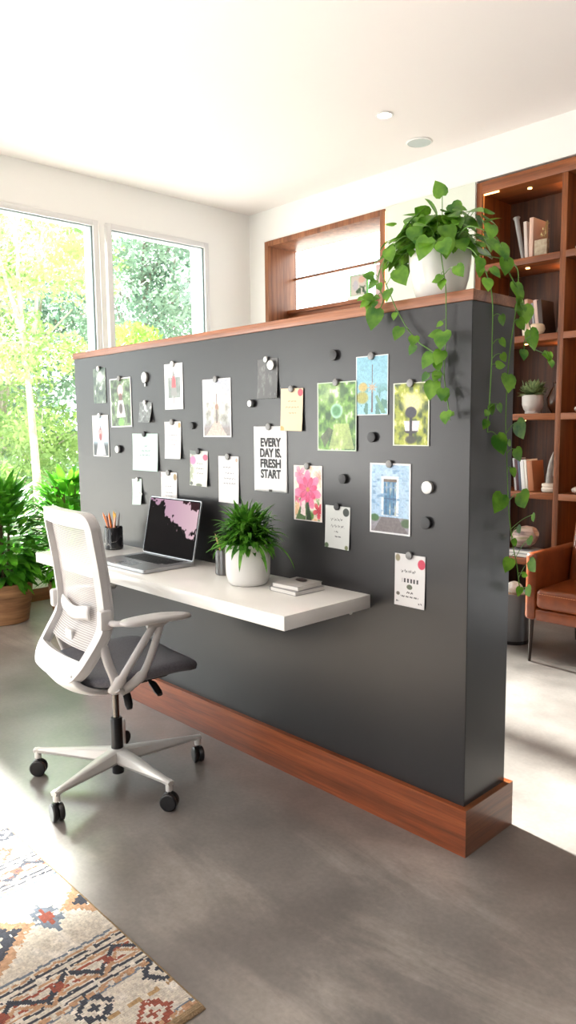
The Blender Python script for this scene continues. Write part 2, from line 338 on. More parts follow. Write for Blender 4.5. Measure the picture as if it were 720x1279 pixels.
def im_E(): return scribble(base((186, 214, 206)), [(.66, .45, .6, .02), (.54, .34, .7, .015), (.42, .3, .68, .018)], (100, 124, 122), 3)
def im_F():
    im = base((240, 238, 236)); im = blend(im, ell(.9, .9, .09, .09), C8(226, 150, 90)); return scribble(im, [(.64, .25, .75, .01), (.5, .22, .8, .015), (.38, .3, .72, .01)], (110, 110, 114), 4)
def im_G():
    im = greenish(9, (84, 88, 88), (120, 126, 124), (200, 204, 202)); return blend(im, poly([(.35, 1), (.5, 1), (.6, .55), (.45, .6)]), C8(236, 240, 240))
def im_H(): return scribble(base((196, 222, 210)), [(.6, .3, .6, .02), (.3, .3, .7, .012)], (130, 160, 150), 6)
def im_I():
    im = base((236, 232, 232)); im = blend(im, ell(.88, .86, .12, .12), C8(150, 120, 70)); im = blend(im, ell(.08, .9, .1, .1), C8(240, 190, 200)); return scribble(im, [(.56, .25, .7, .01), (.36, .25, .75, .015), (.26, .25, .75, .01)], (104, 104, 110), 8)
def im_J():
    im = base((196, 202, 214)); im = im * (1 - YY[..., None] * 0) ; im = blend(im, ell(.5, .5, .6, .4, 1), C8(246, 232, 214)); im = blend(im, (fnoise(NV, NU, 6, 12) - .5) * 3 * (YY < .6) * (YY > .2), C8(140, 142, 130))
    im = blend(im, (.26 - YY) * 9, C8(150, 142, 140)); im = blend(im, poly([(.42, .27), (.58, .27), (.85, .02), (.1, .02)]), C8(214, 188, 176)); im = blend(im, poly([(.47, .25), (.52, .25), (.51, .75), (.49, .75)]), C8(120, 104, 100)); im = blend(im, ell(.5, .52, .07, .06), C8(170, 130, 110)); return border(im, (235, 235, 238))
def im_K():
    im = base((222, 222, 214)); im = blend(im, (.28 - XX) * 6 * (fnoise(NV, NU, 7, 14) > .45), C8(160, 170, 140)); im = blend(im, ell(.16, .72, .2, .14), C8(240, 130, 180)); im = blend(im, ell(.86, .82, .16, .1), C8(222, 70, 110)); im = blend(im, ell(.2, .95, .3, .08), C8(110, 120, 116)); im = blend(im, ell(.1, .06, .1, .06), C8(50, 60, 50)); im = blend(im, ell(.55, .03, .2, .05), C8(90, 100, 70))
    return scribble(im, [(.64, .38, .7, .01), (.5, .3, .78, .016), (.36, .4, .75, .01)], (110, 110, 110), 15)
def im_L():
    im = base((236, 234, 235)); im = blend(im, ell(.9, .92, .07, .05), C8(232, 170, 150)); return scribble(im, [(.76, .18, .6, .01), (.64, .35, .75, .01), (.52, .25, .85, .02), (.42, .25, .85, .01)], (110, 110, 116), 17)
def im_M():
    im = base((240, 240, 241)); im = blend(im, ell(.5, 0.0, .07, .03), C8(90, 90, 84)); return im
def im_N(): return blend(base((92, 92, 92)), (fnoise(NV, NU, 9, 21) - .55) * 2.5, C8(150, 150, 150))
def im_O():
    im = base((240, 214, 176)); im = blend(im, ell(.88, .9, .12, .09, .1), C8(208, 62, 84)); im = blend(im, ell(.05, .04, .15, .08), C8(232, 170, 90)); return scribble(im, [(.7, .3, .7, .01), (.56, .22, .82, .016), (.42, .35, .7, .01)], (190, 150, 110), 22)
def im_P():
    im = base((250, 236, 222)); n = fnoise(NV, NU, 8, 24); im = blend(im, (n - .5) * 5 * (YY < .5), C8(92, 134, 56)); im = blend(im, (fnoise(NV, NU, 7, 26) - .58) * 6, C8(246, 196, 150))
    im = blend(im, poly([(.25, .3), (.5, .36), (.42, 0), (.05, 0)]) * .85, C8(56, 96, 34))
    for (cx, cy, R_, n_, c1, c2, ph) in [(.22, .84, .24, 5, (240, 110, 150), (250, 190, 200), .5), (.9, .8, .22, 5, (250, 170, 150), (255, 225, 205), 0), (.88, .2, .22, 5, (206, 44, 70), (236, 110, 120), .3), (.1, .42, .18, 5, (228, 80, 120), (245, 150, 170), 1), (.48, .56, .5, 7, (236, 66, 128), (248, 150, 186), .25), (.5, .57, .34, 7, (244, 110, 160), (226, 50, 110), .7)]:
        dx, dy = (XX - cx), (YY - cy) * 1.35; rr = np.hypot(dx, dy); a = np.arctan2(dy, dx) + ph; f_ = np.abs(np.cos(a * n_ / 2)); pet = R_ * (.30 + .70 * f_ ** .7)
        m_ = np.clip((pet - rr) * 40, 0, 1); col = C8(*c1) * (1 - (rr / R_).clip(0, 1)[..., None]) + C8(*c2) * (rr / R_).clip(0, 1)[..., None]; col = col * (.82 + .18 * np.clip(f_ * 3 - 1, 0, 1))[..., None]
        im = im * (1 - m_[..., None]) + col * m_[..., None]
    im = blend(im, ell(.5, .57, .07, .05), C8(206, 130, 60)); im = blend(im, poly([(.47, .32), (.52, .36), (.64, 0), (.44, 0)]), C8(34, 58, 26)); im = blend(im, poly([(.28, .34), (.4, .38), (.42, .08), (.24, .12)]), C8(252, 226, 224)); return border(im, (245, 235, 232), .03)
def im_Q():
    im = greenish(30, (44, 92, 32), (120, 172, 72), (222, 236, 200), 8); im = blend(im, ell(.3, .85, .5, .25, 1.2) * .5, C8(250, 250, 235)); im = blend(im, poly([(.45, .4), (.8, .4), (.95, .03), (.3, .03)]) * .65, C8(206, 216, 140)); im = blend(im, poly([(.3, .35), (.42, .3), (.2, .05), (.08, .2)]) * .7, C8(70, 74, 60))
    im = blend(im, ell(.5, .58, .17, .12, .2), C8(170, 222, 190)); im = blend(im, ell(.5, .58, .13, .09, .4), C8(80, 150, 90)); return border(im, (214, 232, 206), .025)
def im_R():
    im = base((150, 204, 222)); im = blend(im, YY * .5 - .1, C8(120, 186, 216)); im = blend(im, (.55 - YY) * 4 * (fnoise(NV, NU, 6, 33) > .5) * (np.abs(XX - .5) > .12), C8(86, 140, 130)); im = blend(im, ell(.2, .3, .22, .12), C8(170, 170, 90)); im = blend(im, ell(.22, .48, .16, .09), C8(200, 180, 110))
    im = blend(im, poly([(.6, .32), (.68, .34), (.95, .03), (.8, .03)]), C8(110, 160, 130)); im = blend(im, poly([(.48, .05), (.54, .05), (.52, .85), (.505, .85)]), C8(110, 96, 96))
    for k in range(8):
        a = k * PI / 4; im = blend(im, poly([(.51 + .03 * math.cos(a + 1.2), .47 + .02 * math.sin(a + 1.2)), (.51 + .19 * math.cos(a), .47 + .11 * math.sin(a)), (.51 + .03 * math.cos(a - 1.2), .47 + .02 * math.sin(a - 1.2))]), C8(196, 176, 150))
    return border(im, (232, 240, 242), .025)
def im_S():
    im = greenish(40, (60, 80, 24), (170, 180, 50), (240, 236, 150), 8); im = blend(im, ell(.55, .68, .36, .22, .5), C8(246, 240, 170)); im = blend(im, poly([(.3, .4), (.75, .4), (.7, .22), (.35, .22)]), C8(232, 222, 226)); im = blend(im, ell(.5, .53, .17, .1, .2), C8(52, 50, 66))
    im = blend(im, poly([(.47, .45), (.53, .45), (.55, .05), (.45, .05)]), C8(40, 36, 40)); im = blend(im, ell(.5, .1, .18, .08, .4), C8(60, 60, 40)); im = blend(im, poly([(.3, .24), (.72, .24), (.6, .2), (.4, .2)]), C8(50, 44, 50)); return border(im, (236, 240, 214), .03)
def im_T():
    im = base((172, 206, 236)); im = blend(im, (fnoise(NV, NU, 5, 44) - .4) * 1.2, C8(206, 228, 244)); im = blend(im, poly([(.28, .26), (.72, .26), (.72, .82), (.28, .82)]), C8(226, 238, 246)); im = blend(im, poly([(.35, .27), (.66, .27), (.66, .76), (.35, .76)]), C8(72, 130, 172)); im = blend(im, poly([(.34, .74), (.67, .74), (.67, .78), (.34, .78)]), C8(110, 96, 84))
    for x in (.4, .5, .6): im = blend(im, (np.abs(XX - x) < .012) * (YY > .27) * (YY < .74), C8(48, 92, 130))
    im = blend(im, (np.abs(YY - .5) < .008) * (XX > .35) * (XX < .66), C8(48, 92, 130)); im = blend(im, (YY < .24) * 1., C8(150, 148, 156)); im = blend(im, (vnoise(NV, NU, 24, 6, 47) - .62) * 4 * (YY > .26) * (XX > .35) * (XX < .66) * (YY < .74), C8(190, 200, 190)); im = blend(im, (vnoise(NV, NU, 10, 30, 48) - .7) * 4 * (YY > .26), C8(120, 160, 200)); im = blend(im, poly([(.3, .24), (.7, .24), (.95, .03), (.1, .03)]), C8(120, 112, 114))
    im = blend(im, ell(.12, .22, .13, .06), C8(60, 110, 60)); im = blend(im, ell(.9, .17, .14, .07), C8(70, 100, 60)); im = blend(im, (.1 - YY) * 5, C8(110, 104, 108)); return border(im, (244, 244, 246), .04)
def im_U():
    im = base((218, 221, 218)); im = blend(im, ell(.84, .87, .13, .1, .1), C8(60, 66, 62)); im = blend(im, ell(.08, .05, .1, .07), C8(90, 110, 80)); im = blend(im, ell(.9, .05, .08, .06), C8(120, 130, 90)); return scribble(im, [(.68, .2, .7, .03), (.52, .22, .78, .03), (.4, .38, .55, .02), (.28, .4, .66, .008)], (90, 92, 94), 52, .014)
def im_V():
    im = base((234, 232, 231)); im = blend(im, ell(.88, .84, .13, .1, .15), C8(214, 50, 84)); im = blend(im, ell(.1, .92, .09, .08), C8(150, 140, 110)); im = blend(im, ((YY > .46) & (YY < .54) & (XX > .25) & (XX < .78) & (np.sin(XX * 60) > -.2)) * 1., C8(70, 68, 70)); im = blend(im, ell(.5, .38, .1, .05, .1), C8(98, 104, 84)); im = blend(im, ell(.12, .23, .07, .04), C8(96, 92, 84))
    return scribble(im, [(.67, .22, .7, .03), (.27, .38, .62, .012), (.19, .2, .8, .006), (.08, .06, .15, .01), (.09, .8, .92, .01)], (80, 78, 80), 55, .014)

def to_lin(im): im = np.clip(im, 0, 1); return np.where(im <= .04045, im / 12.92, ((im + .055) / 1.055) ** 2.4)
def card(name, x0, x1, z0, z1, im, label, cat, curl=.002, group=None, tilt=0, y=-.0012, stiff=True):
    nv, nu = im.shape[:2]; w_, h_ = x1 - x0, z1 - z0; u = np.linspace(0, 1, nu + 1); v = np.linspace(0, 1, nv + 1)     # v=0 top
    Uq, Vq = np.meshgrid(u, v); X = (Uq - .5) * w_; Z = -Vq * h_; Yf = -.001 - curl * (Vq ** 2) - curl * .6 * (Uq - .5) * Vq
    front = np.stack([X, Yf, Z], -1).reshape(-1, 3); back = front + np.array([0, .0009, 0]); vs = np.vstack([front, back]); n0 = (nu + 1) * (nv + 1)
    idx = np.arange(n0).reshape(nv + 1, nu + 1); a, b, c, d = idx[:-1, :-1], idx[:-1, 1:], idx[1:, 1:], idx[1:, :-1]
    ff = np.stack([a, d, c, b], -1).reshape(-1, 4); bf = ff[:, ::-1] + n0
    rim = []
    for line in (idx[0], idx[-1][::-1], idx[:, 0][::-1], idx[:, -1]):
        for i in range(len(line) - 1): rim.append((line[i], line[i + 1], line[i + 1] + n0, line[i] + n0))
    faces = ff.tolist() + bf.tolist() + rim
    me = bpy.data.meshes.new(name); me.from_pydata(vs.tolist(), [], faces)
    fc = np.ones((len(faces), 4)); fc[:, :3] = to_lin(C8(228, 228, 226)); fc[:nu * nv, :3] = to_lin(im).reshape(-1, 3) * .8
    at = me.color_attributes.new('Col', 'FLOAT_COLOR', 'CORNER'); at.data.foreach_set('color', np.repeat(fc, 4, axis=0).astype(np.float32).ravel())
    me.materials.append(M_paint); o = bpy.data.objects.new(name, me); COL.objects.link(o); o.location = ((x0 + x1) / 2, y, z1); o.rotation_euler.y = math.radians(tilt)
    me.shade_smooth(); return tag(o, label, cat, group)
CARDS = {
 'A': (-2.103, -1.988, 1.408, 1.573, im_A, 'faded grey-green photo pinned at the far top left of the partition', 'photo', 1),
 'B': (-1.953, -1.770, 1.293, 1.517, im_B, 'white-bordered photo of a pink and white figure amid greenery', 'photo', 0),
 'C': (-2.129, -1.979, 1.153, 1.351, im_C, 'small pale blue photo with a pink shape at the partition far left edge', 'photo', 0),
 'D': (-1.501, -1.369, 1.364, 1.554, im_D, 'white print with a red pointed shape over a grey house', 'photo', 0),
 'E': (-1.771, -1.565, 1.097, 1.263, im_E, 'square pale mint note card with faint writing', 'note', .006),
 'F': (-1.511, -1.391, 1.156, 1.313, im_F, 'small white note card with an orange corner, below the red and white print', 'note', .006),
 'G': (-1.703, -1.603, 1.312, 1.402, im_G, 'tiny grey glossy scrap photo below the teardrop magnet', 'photo', .012),
 'H': (-1.787, -1.706, .940, 1.058, im_H, 'little mint tag pinned left of the laptop screen', 'note', .01),
 'I': (-1.550, -1.430, .960, 1.097, im_I, 'white note card partly hidden behind the laptop screen', 'note', .004),
 'J': (-1.237, -1.059, 1.249, 1.476, im_J, 'large pale sunset photo of a path leading to a tower', 'photo', 0),
 'K': (-1.332, -1.212, 1.049, 1.193, im_K, 'small card with pink flowers in its upper corners', 'card', .006),
 'L': (-1.145, -1.020, .992, 1.175, im_L, 'tall white note card with faint grey writing beside the pink flower card', 'note', .004),
 'N': (-.902, -.793, 1.389, 1.531, im_N, 'dark grey translucent sheet under two silver magnets', 'sheet', .006),
 'O': (-.776, -.664, 1.272, 1.420, im_O, 'peach orange note card with a red dot in its corner', 'note', .004),
 'P': (-.717, -.578, .958, 1.152, im_P, 'photo of a bright pink lily flower', 'photo', 0),
 'Q': (-.596, -.421, 1.205, 1.432, im_Q, 'large green foliage photo with a round pale bud', 'photo', 0),
 'R': (-.425, -.294, 1.320, 1.506, im_R, 'turquoise sky photo with a star-shaped ornament on a pole', 'photo', 0),
 'S': (-.274, -.139, 1.225, 1.415, im_S, 'yellow-green garden photo with a dark round flower', 'photo', 0),
 'T': (-.366, -.205, .947, 1.170, im_T, 'photo of a blue double door in a pale blue wall', 'photo', 0),
 'U': (-.563, -.451, .876, 1.020, im_U, 'white card with black handwriting and a dark square sticker', 'note', .004),
 'V': (-.264, -.148, .726, .890, im_V, 'white card with black lettering and a red spot, lowest card on the partition', 'note', .003),
}
for k, (x0, x1, z0, z1, fn, lb, cat, curl) in CARDS.items():
    c_ = .001 if curl in (0, 1) else curl
    card({'photo': 'photo_print', 'note': 'note_card', 'card': 'flower_card', 'sheet': 'translucent_sheet'}[cat], x0, x1, z0, z1, fn(), lb, cat, c_, group={'photo': 'photos pinned to the partition', 'note': 'note cards pinned to the partition'}.get(cat), tilt={'B': -.8, 'O': 1.2, 'U': 1, 'H': -3, 'G': 2, 'K': 1}.get(k, 0), y=-.0036 if k in 'QO' else -.0012)
NU, NV = 20, 30
YY, XX = np.mgrid[0:NV, 0:NU]; XX = (XX + .5) / NU; YY = 1 - (YY + .5) / NV
mc = card('typography_poster', -.929, -.750, 1.050, 1.289, im_M(), 'white poster card printed EVERY DAY IS. FRESH START in dark capitals', 'poster', .001)
def lettering(txt, size, loc, parent, width, m, depth=.0002, off=.0):
    cu = bpy.data.curves.new('lettering', 'FONT'); cu.body = txt; cu.size = size; cu.extrude = depth; cu.offset = off; cu.align_x = 'CENTER'
    to = bpy.data.objects.new('tmp', cu); COL.objects.link(to); bpy.context.view_layer.update()
    me = bpy.data.meshes.new_from_object(to.evaluated_get(bpy.context.evaluated_depsgraph_get())); bpy.data.objects.remove(to)
    xs = [v_.co.x for v_ in me.vertices]; s = width / (max(xs) - min(xs)); me.transform(Matrix.Diagonal((s, 1, 1, 1))); me.materials.clear(); me.materials.append(m)
    o = bpy.data.objects.new('lettering', me); COL.objects.link(o); o.parent = parent; o.location = loc; o.rotation_euler = (PI / 2, 0, 0); return o
for i, (tx, wd) in enumerate((('EVERY', .110), ('DAY IS.', .114), ('FRESH', .110), ('START', .108))):
    lettering(tx, .0435, (0.002, -.0026, -.073 - i * .0385), mc, wd, M_ink, off=.0014)

# magnets
def magnet(x, z, r, m, label, y=-.001, th=.007):
    o = MB().lathe([(r * .985, 0), (r, .0008), (r, th - .0012), (r * .96, th - .0003), (r * .9, th), (0, th)], 28, m=Matrix.Rotation(PI / 2, 3, 'X')).build('magnet', m, loc=(x, y, z))
    return tag(o, label, 'magnet', 'round magnets on the partition')
HOLD = {'A': 'faded grey-green photo', 'B': 'photo of a pink and white figure', 'C': 'small pale blue photo', 'D': 'print with the red pointed shape', 'E': 'mint note card', 'F': 'white note card with orange corner', 'I': 'card behind the laptop', 'J': 'sunset path photo', 'K': 'pink flower card', 'L': 'tall white note card', 'O': 'peach orange note', 'P': 'pink lily photo', 'Q': 'green foliage photo', 'R': 'turquoise sky photo', 'S': 'yellow-green garden photo', 'T': 'blue door photo', 'U': 'handwritten card with dark sticker', 'V': 'lowest card with the red spot', 'G': 'tiny grey scrap photo', 'H': 'little mint tag'}
for k, lb in HOLD.items():
    c_ = CARDS[k]; dark = k in 'EUK'
    far = c_[0] < -.95; r = .0095 if k in 'GH' else (.0125 if far else .0118)
    magnet((c_[0] + c_[1]) / 2 + {'C': .0, 'H': .012, 'A': .0, 'T': .0}.get(k, 0), c_[3] - .002, r, M_mag_d if dark else (M_mag_s if k in 'ACDHG' else M_mag_g), 'small %s magnet holding the %s' % ('dark' if dark else 'silver' if k in 'ACDHG' else 'grey', lb), -.0058 if k in 'QO' else -.0034)
magnet(-.8435, 1.287, .0125, M_mag_g, 'small grey magnet holding the EVERY DAY poster', -.0034)
for x, z, r, m_, lb in [(-.519, 1.519, .0175, M_mag_d, 'dark magnet alone left of the turquoise sky photo, highest on the board'), (-.355, 1.251, .016, M_mag_d, 'dark magnet alone below the turquoise sky photo'),
        (-.479, 1.113, .016, M_mag_d, 'dark magnet alone between lily photo and blue door photo'), (-.140, 1.102, .0195, M_mag_s, 'large silver magnet right of the blue door photo'), (-.145, .995, .0185, M_mag_d, 'black magnet right of the blue door photo, below the silver one'),
        (-.933, 1.374, .0145, M_mag_d, 'dark magnet alone above the EVERY DAY poster'), (-1.308, 1.295, .0145, M_mag_d, 'dark magnet alone left of the sunset path photo'), (-1.883, 1.191, .0185, M_mag_d, 'thick dark magnet right of the pale blue photo'),
        ]:
    magnet(x, z, r, m_, lb, th=.011)
magnet(-.937, 1.374, .0125, M_mag_s, 'thin silver disc stuck on the dark magnet above the poster', -.0125, .003)
magnet(-1.889, 1.190, .0165, M_mag_s, 'thin silver disc stuck on the thick dark magnet at far left', -.0125, .003)
magnet(-.821, 1.507, .0175, M_mag_s, 'larger silver magnet on the dark translucent sheet', -.0072)
magnet(-.851, 1.529, .0105, M_mag_s, 'smaller silver magnet on the dark translucent sheet', -.0040)
bl = MB(); bl.lathe([(.02, 0), (.021, .002), (.021, .008), (.019, .010), (0, .0105)], 28, m=Matrix.Rotation(PI / 2, 3, 'X') @ Matrix.Diagonal((1, 1.15, 1)))
bl.lathe([(.006, 0), (.0065, .005), (0, .006)], 12, c=(0, 0, -.032), m=Matrix.Rotation(PI / 2, 3, 'X')); bl.box(-.002, -.004, -.03, .002, 0, -.02)
tag(bl.build('magnet', M_mag_s, loc=(-1.648, -.001, 1.508)), 'silver teardrop magnet with a little knob at its foot', 'magnet')
cl_ = MB().tube(smooth_pts([(0, 0, 0), (.02, -.004, -.01), (.035, -.005, -.012), (.03, -.005, -.002), (.006, -.004, -.002)], 4), .0022, 6)
tag(cl_.build('wire_clip', M_mag_s, loc=(-1.728, -.006, 1.0)), 'thin wire clip beside the little mint tag', 'clip')

# ================================================================== OFFICE CHAIR
ch = thing('office_chair', 'white mesh-backed swivel office chair with grey seat on a five-star castor base', 'office chair', (-1.155, -.495, 0), math.radians(-6))
PROF = [(-.150, 1.016), (-.147, .962), (-.132, .86), (-.120, .76), (-.115, .68), (-.124, .62), (-.158, .562), (-.186, .518), (-.205, .485), (-.215, .455)]
PR = smooth_pts([(0, a, b) for a, b in PROF], 8)
PRL = [0]
for i in range(1, len(PR)): PRL.append(PRL[-1] + (PR[i] - PR[i - 1]).length)
PT = PRL[-1]
def prof(s):                      # s 0 (top) .. 1 (bottom)
    d = max(0, min(1, s)) * PT
    for i in range(1, len(PR)):
        if PRL[i] >= d:
            t = (d - PRL[i - 1]) / max(1e-6, PRL[i] - PRL[i - 1]); return PR[i - 1].lerp(PR[i], t), (PR[i] - PR[i - 1]).normalized()
    return PR[-1], (PR[-1] - PR[-2]).normalized()
def backpt(x, s, off=0):
    p, t = prof(s); n = Vector((0, -t.z, t.y)); n = n if n.y < 0 else -n
    hw = .215
    return Vector((x, p.y + .55 * (x * x) - .012, p.z)) + n * off
def rrect(hw, hh, r, n=8):
    pts = []
    for cx, cy, a0 in ((hw - r, hh - r, 0), (-hw + r, hh - r, 90), (-hw + r, -hh + r, 180), (hw - r, -hh + r, 270)):
        for k in range(n + 1): a = math.radians(a0 + 90 * k / n); pts.append((cx + r * math.cos(a), cy + r * math.sin(a)))
    # subdivide long sides
    out = []
    for i in range(len(pts)):
        a, b = pts[i], pts[(i + 1) % len(pts)]; d = math.hypot(b[0] - a[0], b[1] - a[1]); k = max(1, int(d / .03))
        for j in range(k): out.append((a[0] + (b[0] - a[0]) * j / k, a[1] + (b[1] - a[1]) * j / k))
    return out
HH = PT / 2
def frame_ring(o_in, o_out, y0, y1, hw=.213, top_extra=.02):
    outer = rrect(hw, HH, .062); mb = MB(); n = len(outer); vs = []
    for k, (x, y) in enumerate(outer):
        # inner point: shift inwards
        xi = max(-hw + .036, min(hw - .036, x)); top = HH - .048; bot = -HH + .075
        yi = max(bot, min(top, y))
        for (px, py, off) in ((x, y, y0), (x, y, y1), (xi, yi, y1), (xi, yi, y0)):
            s = .5 - py / (2 * HH); taper = 1 - .10 * max(0, (s - .75) / .25) ** 1.5
            vs.append(backpt(px * taper, s, off))
    fs = []
    for k in range(n):
        for j in range(4): a = k * 4 + j; b = k * 4 + (j + 1) % 4; c = ((k + 1) % n) * 4 + (j + 1) % 4; d = ((k + 1) % n) * 4 + j; fs.append((a, b, c, d))
    mb.add(vs, fs); return mb
frame_ring(0, 0, -.004, .020).build('back_frame', M_plastic, ch, angle=50)
# dark-grey inner rim of the frame, front face
frame_ring(0, 0, -.014, -.005).build('frame_trim', M_plastic2, ch, angle=50)
mm = bpy.data.materials.new('chair_mesh_fabric'); mm.use_nodes = True; N, L = mm.node_tree.nodes, mm.node_tree.links; b = N['Principled BSDF']; b.inputs['Base Color'].default_value = (*s8(200, 196, 195), 1); b.inputs['Roughness'].default_value = .7
tr = N.new('ShaderNodeBsdfTransparent'); mx = N.new('ShaderNodeMixShader'); v = coords(N, L, (1, 1, 1))
wv = N.new('ShaderNodeTexWave'); wv.bands_direction = 'Z'; wv.inputs['Scale'].default_value = 48; wv.inputs['Distortion'].default_value = .3; L.new(v, wv.inputs[0])
mr = N.new('ShaderNodeMapRange'); mr.inputs[3].default_value = .45; mr.inputs[4].default_value = .9; L.new(wv.outputs['Fac'], mr.inputs[0]); L.new(mr.outputs[0], mx.inputs[0])
L.new(tr.outputs[0], mx.inputs[1]); L.new(b.outputs[0], mx.inputs[2]); L.new(mx.outputs[0], N['Material Output'].inputs[0])
MB().grid(lambda u, v_: backpt((u - .5) * 2 * .182, .06 + v_ * .75, -.002), 18, 40).build('mesh_panel', mm, ch)
# lumbar pad behind the mesh
lb = MB().grid(lambda u, v_: backpt((u - .5) * .24, .56 + v_ * .085 + .015 * math.cos((u - .5) * 6), .011 + .006 * math.sin(v_ * PI)), 14, 4).build('lumbar_support', M_plastic, ch, solid=.007)
MB().box(-.03, -.165, .545, .03, -.152, .60).build('lumbar_adjuster', M_plastic, ch, bevel=.005)
# spine shell under the seat: sweeps from bottom of back frame forward
def spine(u, v_):
    x = (u - .5) * 2; s = v_
    pts = [(-.222, .470), (-.212, .430), (-.170, .395), (-.10, .372), (0, .368)]
    P = smooth_pts([(0, a, c) for a, c in pts], 4); q = P[min(len(P) - 1, int(s * (len(P) - 1) + .5))]
    wd = .165 - .02 * s + .03 * math.sin(s * PI)
    return Vector((x * wd, q.y + .2 * (x * wd) ** 2, q.z + (.45 * (x * wd) ** 2) * (1.6 + 1.5 * s)))
MB().grid(spine, 16, 16).build('seat_shell', M_plastic, ch, solid=.016)
# seat
seat = MB(); ny, nx = 16, 14; top = []
def seat_h(x, y):
    h_ = .468 - .012 * math.exp(-((x / .14) ** 2 + ((y + .02) / .14) ** 2)); fr = max(0, (y - .13) / .11); h_ -= .022 * fr ** 2
    h_ += .008 * (abs(x) / .22) ** 2; return h_
def superell(a, e=4): c, s_ = math.cos(a), math.sin(a); return (abs(c) ** (2 / e)) * (1 if c >= 0 else -1), (abs(s_) ** (2 / e)) * (1 if s_ >= 0 else -1)
rings = [(0.0, 0), (.25, 0), (.5, 0), (.75, 0), (.92, -.002), (.985, -.008), (1, -.018), (.985, -.034), (.93, -.043), (.6, -.046), (0, -.046)]
vs = []; n = 48
for (r, dz) in rings:
    for k in range(n):
        sx, sy = superell(2 * PI * k / n, 4.5); x = sx * .222 * max(r, .001); y = .042 + sy * .222 * max(r, .001); vs.append((x, y, seat_h(x, y) + dz))
fs = [(i * n + k, i * n + (k + 1) % n, (i + 1) * n + (k + 1) % n, (i + 1) * n + k) for i in range(len(rings) - 1) for k in range(n)]
seat.add(vs, fs).build('seat', M_seat, ch, angle=80)
# mechanism, levers
mc_ = MB(); mc_.box(-.07, -.09, .366, .07, .12, .42); mc_.box(-.10, .02, .382, .10, .17, .424); mc_.build('tilt_mechanism', M_black, ch, bevel=.012)
MB().tube(smooth_pts([(.05, .0, .39), (.115, -.01, .365), (.16, -.02, .325)], 4), [.007] * 4 + [.015] * 3 + [.015, .010], 10, .6).build('lever', M_black, ch)
MB().tube(smooth_pts([(.06, .08, .40), (.14, .08, .388), (.205, .075, .366)], 4), [.007] * 4 + [.014] * 3 + [.014, .010], 10, .6).build('lever', M_black, ch)
# gas column
g = MB().lathe([(.028, .285), (.028, .36), (.05, .378)], 20); g.v = []; g.f = []
MB().lathe([(.0125, .20), (.0125, .375)], 20).build('gas_piston', M_chrome, ch)
MB().lathe([(.021, .03), (.022, .035), (.022, .235), (.019, .24)], 24).build('column_sleeve', M_black, ch)
MB().lathe([(.03, .355), (.036, .362), (.036, .385)], 24).build('column_collar', M_black, ch)
# star base: hub + five legs, each with its castor
MB().lathe([(.026, .075), (.036, .080), (.040, .10), (.036, .122), (.026, .126)], 28).build('hub', M_alu, ch)
for k in range(5):
    a = math.radians(8 + 72 * k); d = Vector((math.cos(a), math.sin(a), 0)); s_ = Vector((-d.y, d.x, 0)); R_ = .315
    lg = MB(); st = [(.02, .030, .074, .124), (.10, .026, .078, .120), (.20, .019, .084, .113), (.29, .014, .089, .107), (.325, .013, .089, .105)]
    vs = []; 
    for (r, hw, zb, zt) in st:
        for (q, z_) in ((-hw, zb + .012), (-hw * .7, zb), (hw * .7, zb), (hw, zb + .012), (hw * .8, zt - .004), (hw * .45, zt), (-hw * .45, zt), (-hw * .8, zt - .004)): vs.append(d * r + s_ * q + Vector((0, 0, z_)))
    fs = [(i * 8 + j, i * 8 + (j + 1) % 8, (i + 1) * 8 + (j + 1) % 8, (i + 1) * 8 + j) for i in range(4) for j in range(8)] + [tuple(range(8))[::-1], tuple(32 + j for j in range(8))]
    lg.add(vs, fs); lg.lathe([(.012, .068), (.012, .104)], 14, c=d * (R_ - .003)); lg.build('leg', M_alu, ch, angle=40)
    cs = MB(); cdir = Matrix.Rotation(a + .6 + k * .9, 3, 'Z'); c0 = d * (R_ - .003)
    for sgn in (-1, 1):
        cs.lathe([(.010, 0), (.027, .001), (.030, .005), (.030, .015), (.026, .0185), (.006, .0185)], 24, c=c0 + cdir @ Vector((0, sgn * .0012, .030)), m=cdir @ Matrix.Rotation(-sgn * PI / 2, 3, 'X'))
    cs.lathe([(.006, .03), (.006, .075)], 10, c=c0); cs.build('castor', M_black, ch, angle=40)
